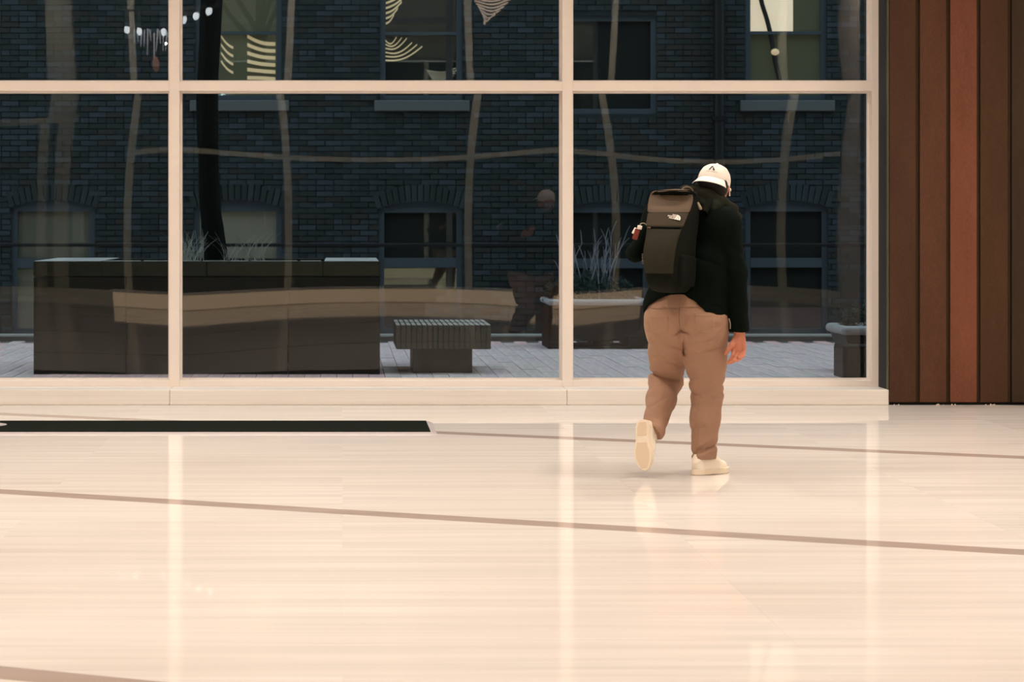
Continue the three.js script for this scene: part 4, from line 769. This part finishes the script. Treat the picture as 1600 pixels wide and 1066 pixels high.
    const up = Math.max(0, Math.min(1, (y - 1.15) / 0.2)), d = smin(smin(t, a, 0.008 + 0.045 * up), b, 0.008 + 0.045 * up);
    if (d > 0.05 || d < -0.05) return d;
    return d + 0.007 * (wr(x * 5 + 1, y * 9 + x * 3, z * 6, 1) - 0.4) + 0.0025 * noise(x * 18, y * 18, z * 18);
  };
  const jacket = wear('jacket', skin(jacketF, [1.42, 0.76, -13.75], [2.34, 1.60, -12.88], 0.0085), m.jacket); jacket.userData.atBase = true;
  wear('hem_cord', new THREE.TubeGeometry(new THREE.CatmullRomCurve3([W(1139, 498, 0.2), W(1141, 506, 0.205), W(1141, 514, 0.2)].map(vec)), 10, 0.003, 6), m.tan, jacket);
  const hoodF = blend([
    [W(1071, 301, -0.05), W(1086, 301, 0.055), 0.034, 0.036, 0.03], [W(1086, 301, 0.055), W(1106, 307, 0.09), 0.036, 0.034, 0.03], [W(1106, 307, 0.09), W(1128, 317, 0.08), 0.034, 0.030, 0.03], [W(1128, 317, 0.08), W(1143, 328, 0.02), 0.030, 0.030, 0.03], [W(1143, 328, 0.02), W(1150, 339, -0.06), 0.03, 0.026, 0.03],
    [W(1092, 317, 0.095), W(1116, 324, 0.115), 0.034, 0.032, 0.012], [W(1116, 324, 0.115), W(1140, 337, 0.075), 0.032, 0.026, 0.02], [W(1071, 301, -0.05), W(1090, 325, -0.13), 0.034, 0.03, 0.03], [W(1090, 325, -0.13), W(1130, 337, -0.14), 0.03, 0.028, 0.03], [W(1130, 337, -0.14), W(1150, 339, -0.06), 0.028, 0.026, 0.03],
    [W(1098, 330, 0.03), W(1122, 334, 0.03), 0.06, 0.06, 0.04],
  ], 0.03);
  wear('hood', skin((x, y, z) => hoodF(x, y, z) + 0.006 * (wr(x * 9, y * 14, z * 9 + 4, 1) - 0.4), [1.78, 1.30, -13.42], [2.28, 1.66, -12.96], 0.007), m.hood, jacket);

  // -------- shoes: local axes toe, up, side
  const outline = (x, o = 0) => { const L = 0.275, u = Math.max(0, Math.min(1, x / L)), w = 0.036 + 0.012 * Math.exp(-Math.pow((u - 0.68) / 0.2, 2)) - 0.003 * Math.exp(-Math.pow((u - 0.38) / 0.14, 2)); const e = u < 0.16 ? Math.sqrt(Math.max(0, 1 - Math.pow(1 - u / 0.16, 2))) : u > 0.74 ? Math.sqrt(Math.max(0, 1 - Math.pow((u - 0.74) / 0.26, 2))) : 1; return (w + o) * e; };
  const shoe = (sideSign) => {
    const g = {}, plate = (y0, y1, o, x0 = 0, x1 = 0.275) => { const sh = new THREE.Shape(), n = 40, top = [], bot = []; for (let i = 0; i <= n; i++) { const x = x0 + (x1 - x0) * (0.5 - 0.5 * Math.cos(Math.PI * i / n)), w = outline(x, o) + 0.0004, c = sideSign * 0.008 * Math.sin(Math.PI * Math.min(1, x / 0.275)); top.push([x, c + w]); bot.push([x, c - w]); } [...top, ...bot.reverse()].forEach(([a, b], i) => i ? sh.lineTo(a, b) : sh.moveTo(a, b)); return new THREE.ExtrudeGeometry(sh, { depth: y1 - y0 - 0.004, bevelEnabled: true, bevelSize: 0.002, bevelThickness: 0.002, bevelSegments: 2 }).rotateX(-Math.PI / 2).scale(1, 1, -1).translate(0, y0 + 0.002, 0); };
    const fix = (q) => { q = q.index ? q.toNonIndexed() : q; const p = q.attributes.position.array; for (let i = 0; i < p.length; i += 9) for (let c = 0; c < 3; c++) { const t = p[i + 3 + c]; p[i + 3 + c] = p[i + 6 + c]; p[i + 6 + c] = t; } q.computeVertexNormals(); return q; };
    g.sole = fix(plate(0, 0.03, 0.003)); g.heel = fix(plate(-0.0015, 0.004, -0.008, 0.014, 0.085)); g.fore = fix(plate(-0.0015, 0.004, -0.008, 0.125, 0.262));
    const c = (x) => sideSign * 0.008 * Math.sin(Math.PI * Math.min(1, x / 0.275)), f = blend([[[0.042, 0.055, 0], [0.05, 0.085, 0], 0.039, 0.038], [[0.05, 0.05, c(0.05)], [0.15, 0.048, c(0.15)], 0.038, 0.041, 0.03], [[0.15, 0.045, c(0.15)], [0.218, 0.034, c(0.22)], 0.042, 0.036, 0.03], [[0.06, 0.085, 0], [0.15, 0.065, c(0.15)], 0.03, 0.026, 0.03]]);
    const upper = (x, y, z) => { const w = outline(x, 0.001) - Math.abs(z - c(x)); return Math.max(f(x, y, z), 0.026 - y, -w, y - 0.112 - 0.0) ; };
    g.upper = skin(upper, [-0.02, 0.01, -0.07], [0.30, 0.13, 0.07], 0.005);
    g.tongue = skin(blend([[[0.075, 0.098, 0], [0.10, 0.118, 0], 0.016, 0.011], [[0.075, 0.098, 0.012], [0.10, 0.118, 0.012], 0.014, 0.01, 0.01], [[0.075, 0.098, -0.012], [0.10, 0.118, -0.012], 0.014, 0.01, 0.01]]), [0.04, 0.07, -0.04], [0.13, 0.14, 0.04], 0.004);
    g.laces = mergeGeometries([0, 1, 2, 3, 4].map((i) => { const x = 0.115 + i * 0.016, y = 0.0965 - i * 0.0065; return new THREE.TubeGeometry(new THREE.CatmullRomCurve3([V(x, y - 0.012, -0.026), V(x + 0.002, y, -0.01), V(x + 0.002, y, 0.01), V(x, y - 0.012, 0.026)]), 10, 0.003, 6); }));
    return g;
  };
  const placeShoe = (sideSign, heel, toe, up) => {
    const g = shoe(sideSign), x = nrm(toe), z0 = nrm(cross(x, up)), y = cross(z0, x), M4 = new THREE.Matrix4().makeBasis(V(...x), V(...y), V(...z0)); M4.setPosition(heel[0] - BASE[0], heel[1] - BASE[1], heel[2] - BASE[2]);
    for (const q of Object.values(g)) q.applyMatrix4(M4);
    const s = mesh('shoe', g.upper, m.cream, person); mesh('sole', g.sole, m.sole, s); mesh('tread', g.heel, m.tread, s); mesh('tread', g.fore, m.tread, s); mesh('tongue', g.tongue, m.cream, s); mesh('laces', g.laces, m.cream, s);
  };
  placeShoe(1, [1.930, 0.002, -13.18], [0.77, 0.0, -0.64], [0, 1, 0]);
  placeShoe(-1, W(1003.5, 656, 0.125), [0.022, -0.985, 0.17], nrm([0.60, -0.12, -0.79]));

  // -------- backpack, a thing of its own
  const pack = thing('backpack', [0, 0, 0], 'large dark grey backpack with brown top and white emblem worn on the back', 'backpack');
  const PB = W(1048, 456, 0.25); pack.position.set(...PB);
  const put = (name, g, mm, parent = pack) => mesh(name, g.translate(-PB[0], -PB[1], -PB[2]), mm, parent);
  // levels: image row, back left corner, back right ridge, body-side right corner; depths follow from the turn of the torso
  const LV = [[298.5, 1024, 1074, 1086], [301, 1018, 1081, 1090], [307, 1014.5, 1085.5, 1093.5], [318, 1011, 1084.5, 1096], [335, 1008, 1078, 1097], [355, 1005, 1069, 1096.5], [380, 1001, 1059, 1095], [405, 999.5, 1054, 1093], [428, 1001, 1053, 1091], [443, 1006, 1055, 1088], [452, 1014, 1058, 1082], [457, 1026, 1062, 1074]];
  const lv = (v) => { const t = Math.max(0, Math.min(0.9999, v)) * (LV.length - 1), i = Math.floor(t), f = t - i, p = (k) => LV[Math.max(0, Math.min(LV.length - 1, k))]; return [0, 1, 2, 3].map((c) => { const a = p(i - 1)[c], b = p(i)[c], d = p(i + 1)[c], e = p(i + 2)[c]; return b + 0.5 * f * (d - a + f * (2 * a - 5 * b + 4 * d - e + f * (3 * (b - d) + e - a))); }); };
  const vOf = (row) => { let a = 0, b = 1; for (let i = 0; i < 40; i++) { const q = (a + b) / 2; if (lv(q)[0] < row) a = q; else b = q; } return (a + b) / 2; };
  const S = D0 / F; // metres per pixel at the person
  const tB = tF.map((x) => -x);
  function ring(v) {   // 64 points: left rear edge -> ridge -> body
    const [row, cl, rd, br] = lv(v), BR = W(br, row, 0.15); let depth = 0.1, width = 0.25; for (let k = 0; k < 12; k++) depth = Math.max(0.03, (BR[0] - W(rd, row, 0.15 + tB[2] * depth)[0]) / -tB[0]); const RD = add(BR, tB, depth); for (let k = 0; k < 12; k++) width = (RD[0] - W(cl, row, 0.15 + tB[2] * depth - tR[2] * width)[0]) / tR[0]; const CL = add(RD, tR, -width), BL = add(BR, tR, -width);
    let pts = []; const q = [BL, CL, RD, BR];
    for (let i = 0; i < 4; i++) { const a = q[i], b = q[(i + 1) % 4], e = i === 1 ? 0.12 : 0.16; pts.push(add(a, add(b, a, -1), e), add(a, add(b, a, -1), 0.5), add(a, add(b, a, -1), 1 - e)); }
    // gentle bulge of the back face
    pts[4] = add(pts[4], tB, 0.012); pts[7] = add(pts[7], tR, 0.008);
    for (let k = 0; k < 3; k++) { const o = []; pts.forEach((a, i) => { const b = pts[(i + 1) % pts.length]; o.push(add(a, add(b, a, -1), 0.25), add(a, add(b, a, -1), 0.75)); }); pts = o; }
    return pts;   // 96 points; 24 per side
  }
  const NV = 60, rings = []; for (let i = 0; i <= NV; i++) rings.push(ring(i / NV));
  const nR = rings[0].length, wob = (p) => 0.004 * noise(p[0] * 14, p[1] * 14, p[2] * 14);
  { const pos = [], idx = [], uv = []; rings.forEach((rg, i) => rg.forEach((p, j) => { const w = wob(p); pos.push(p[0] + tB[0] * w, p[1], p[2] + tB[2] * w); uv.push(j / nR * 3, i / NV * 1.8); if (i < NV) { const a = i * nR + j, b = i * nR + (j + 1) % nR; idx.push(a, a + nR, b, b, a + nR, b + nR); } }));
    for (const i of [0, NV]) { const c = [0, 1, 2].map((k) => rings[i].reduce((s, p) => s + p[k], 0) / nR), e = pos.length / 3; pos.push(c[0], c[1] + (i ? -0.004 : 0.006), c[2]); uv.push(0, 0); for (let j = 0; j < nR; j++) { const a = i * nR + j, b = i * nR + (j + 1) % nR; if (i) idx.push(a, e, b); else idx.push(a, b, e); } }
    put('main_body', geo(pos.flatMap((x) => x), idx.map((k, i) => idx[i - i % 3 + [0, 2, 1][i % 3]]), null, uv), m.pack); }
  const pt = (j, v, off) => { const t = v * NV, i = Math.min(NV - 1, Math.floor(t)), f = t - i, j0 = Math.floor(j), g = j - j0, A = (ii, jj) => rings[ii][((jj % nR) + nR) % nR], mixp = (a, b, k) => add(a, add(b, a, -1), k), P = (jj) => mixp(mixp(A(i, jj), A(i, jj + 1), g), mixp(A(i + 1, jj), A(i + 1, jj + 1), g), f), p = P(j0), du = add(P(j0 + 1), P(j0 - 1), -1), dv = add(mixp(A(Math.min(NV, i + 2), j0), A(Math.min(NV, i + 2), j0 + 1), g), mixp(A(Math.max(0, i - 1), j0), A(Math.max(0, i - 1), j0 + 1), g), -1); let n = nrm(cross(du, dv)); if (dot(n, add(p, W(1060, 380, 0.1), -1)) < 0) n = n.map((x) => -x); return add(p, n, off + wob(p)); };
  const patch = (j0, j1, r0, r1, off, nu = 24, nv = 24, shape = (a, b) => [a, b]) => { const pos = [], idx = [], uv = [], v0 = vOf(r0), v1 = vOf(r1); for (let b = 0; b <= nv; b++) for (let a = 0; a <= nu; a++) { const [u, w] = shape(a / nu, b / nv), edge = a === 0 || b === 0 || a === nu || b === nv; pos.push(...pt(j0 + (j1 - j0) * u, v0 + (v1 - v0) * w, edge ? -0.003 : off)); uv.push(u * 1.2, w * 1.2); if (a < nu && b < nv) { const k = b * (nu + 1) + a; idx.push(k, k + nu + 1, k + 1, k + 1, k + nu + 1, k + nu + 2); } } const g = geo(pos, idx, null, uv); return g; };
  // side 1 of the ring (points 24..48) is the back face, side 2 (48..72) the right flank
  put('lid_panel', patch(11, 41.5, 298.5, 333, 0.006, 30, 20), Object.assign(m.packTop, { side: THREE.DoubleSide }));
  put('upper_panel', patch(11.5, 41.2, 332, 355, 0.0045, 30, 14), Object.assign(m.packMid, { side: THREE.DoubleSide }));  // darker than the lid: light from above is put into the two tones
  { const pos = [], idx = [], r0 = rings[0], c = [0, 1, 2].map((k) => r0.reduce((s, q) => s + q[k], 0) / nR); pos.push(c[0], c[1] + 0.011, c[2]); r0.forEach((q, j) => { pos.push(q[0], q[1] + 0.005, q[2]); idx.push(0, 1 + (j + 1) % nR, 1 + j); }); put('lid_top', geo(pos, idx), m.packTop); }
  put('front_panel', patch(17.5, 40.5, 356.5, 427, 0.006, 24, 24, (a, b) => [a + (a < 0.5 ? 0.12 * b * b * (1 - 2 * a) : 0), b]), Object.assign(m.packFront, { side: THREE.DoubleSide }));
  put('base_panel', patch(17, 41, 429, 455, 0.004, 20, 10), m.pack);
  put('side_pocket', patch(44, 62, 398, 447, 0.014, 20, 20, (a, b) => [a, b + (a - 0.5) * 0.08]), m.pack);
  put('zipper', new THREE.TubeGeometry(new THREE.CatmullRomCurve3(Array.from({ length: 12 }, (_, i) => vec(pt(19 + i * 1.75, vOf(355.5 + i * 0.1), 0.006)))), 40, 0.0035, 6), m.black ?? m.pack);
  put('zipper_pull', new RoundedBoxGeometry(0.02, 0.01, 0.008, 2, 0.003).translate(...pt(21, vOf(357.5), 0.01)), m.seam);
  put('carry_loop', new THREE.TubeGeometry(new THREE.CatmullRomCurve3([W(1064, 300, 0.17), W(1068, 294.5, 0.15), W(1074, 293, 0.135), W(1080, 295.5, 0.13), W(1083, 301, 0.13)].map(vec)), 24, 0.007, 8), m.packTop);
  for (const s of [1, -1]) { const o = add(chest, tR, s * 0.085), pts = [add(add(o, tF, -0.17), [0, 0.10, 0]), add(add(o, tF, -0.09), [0, 0.16, 0]), add(add(o, tF, 0.0), [0, 0.172, 0]), add(add(o, tF, 0.09), [0, 0.13, 0]), add(add(o, tF, 0.155), [0, 0.0, 0]), add(add(o, tF, 0.16), [0, -0.12, 0])]; put('shoulder_strap', tube(pts.map(vec), [0.022, 0.024, 0.024, 0.024, 0.022, 0.016], 12), m.pack); }
  put('strap_buckle', new THREE.CapsuleGeometry(0.009, 0.03, 4, 10).rotateZ(0.5).translate(...W(1092.5, 322, 0.2)), m.tan);
  // emblem: three stacked lines of lettering and three quarter arcs
  {
    const font = await new FontLoader().loadAsync('fonts/droid/droid_sans_bold.typeface.json');
    const c = pt(33.2, vOf(341.5), 0.0085), u = nrm(add(pt(36, vOf(341.5), 0.0075), pt(28, vOf(337), 0.0075), -1)), vv = nrm(add(pt(32, vOf(330), 0.0075), pt(32, vOf(350), 0.0075), -1)), n = nrm(cross(u, vv)), v2 = cross(n, u);
    const T4 = new THREE.Matrix4().makeBasis(V(...u), V(...v2), V(...n)); T4.setPosition(...c);
    const gs = []; ['THE', 'NORTH', 'FACE'].forEach((t, i) => { const g = new TextGeometry(t, { font, size: 0.0095, depth: 0.001, curveSegments: 3 }); g.computeBoundingBox(); gs.push(g.translate(-0.001 - g.boundingBox.max.x, 0.008 - i * 0.0125, 0)); });
    for (let i = 0; i < 3; i++) { const r1 = 0.036 - i * 0.0125, r0 = r1 - 0.0105, sh = new THREE.Shape(); sh.absarc(0, 0, r1, 0, Math.PI / 2); sh.lineTo(0, Math.max(r0, 0.0005)); sh.absarc(0, 0, Math.max(r0, 0.0005), Math.PI / 2, 0, true); gs.push(new THREE.ExtrudeGeometry(sh, { depth: 0.001, bevelEnabled: false, curveSegments: 16 }).translate(0.002, -0.018, 0)); }
    put('emblem', mergeGeometries(gs.map((g) => (g.index ? g.toNonIndexed() : g))).applyMatrix4(T4), m.white);
    const ticks = []; for (let i = 0; i < 7; i++) ticks.push(new THREE.BoxGeometry(0.006, 0.0035, 0.003).translate(...pt(18.5 + i * 0.05, vOf(397 + i * 2.3), 0.008)));
    put('side_lettering', mergeGeometries(ticks), m.tan);
  }
  {
    const p = W(992, 366, 0.21), tg = put('luggage_tag', new RoundedBoxGeometry(0.03, 0.06, 0.008, 3, 0.004).rotateZ(-0.28).translate(...W(994, 366, 0.212)), m.red);
    put('tag_loop', new THREE.TubeGeometry(new THREE.CatmullRomCurve3([W(999.5, 357, 0.214), W(1001, 350, 0.205), W(1006, 349, 0.2), W(1011, 352, 0.2)].map(vec)), 14, 0.003, 6), m.tan);
    mesh('tag_cap', new RoundedBoxGeometry(0.026, 0.022, 0.01, 3, 0.004).rotateZ(-0.2).translate(...W(999.5, 355.5, 0.214)).translate(-PB[0], -PB[1], -PB[2]), m.white, tg);
    mesh('tag_edge', new RoundedBoxGeometry(0.013, 0.036, 0.01, 3, 0.004).rotateZ(-0.5).translate(...W(991, 360.5, 0.21)).translate(-PB[0], -PB[1], -PB[2]), m.white, tg);
  }
}


renderer.render(scene, camera);
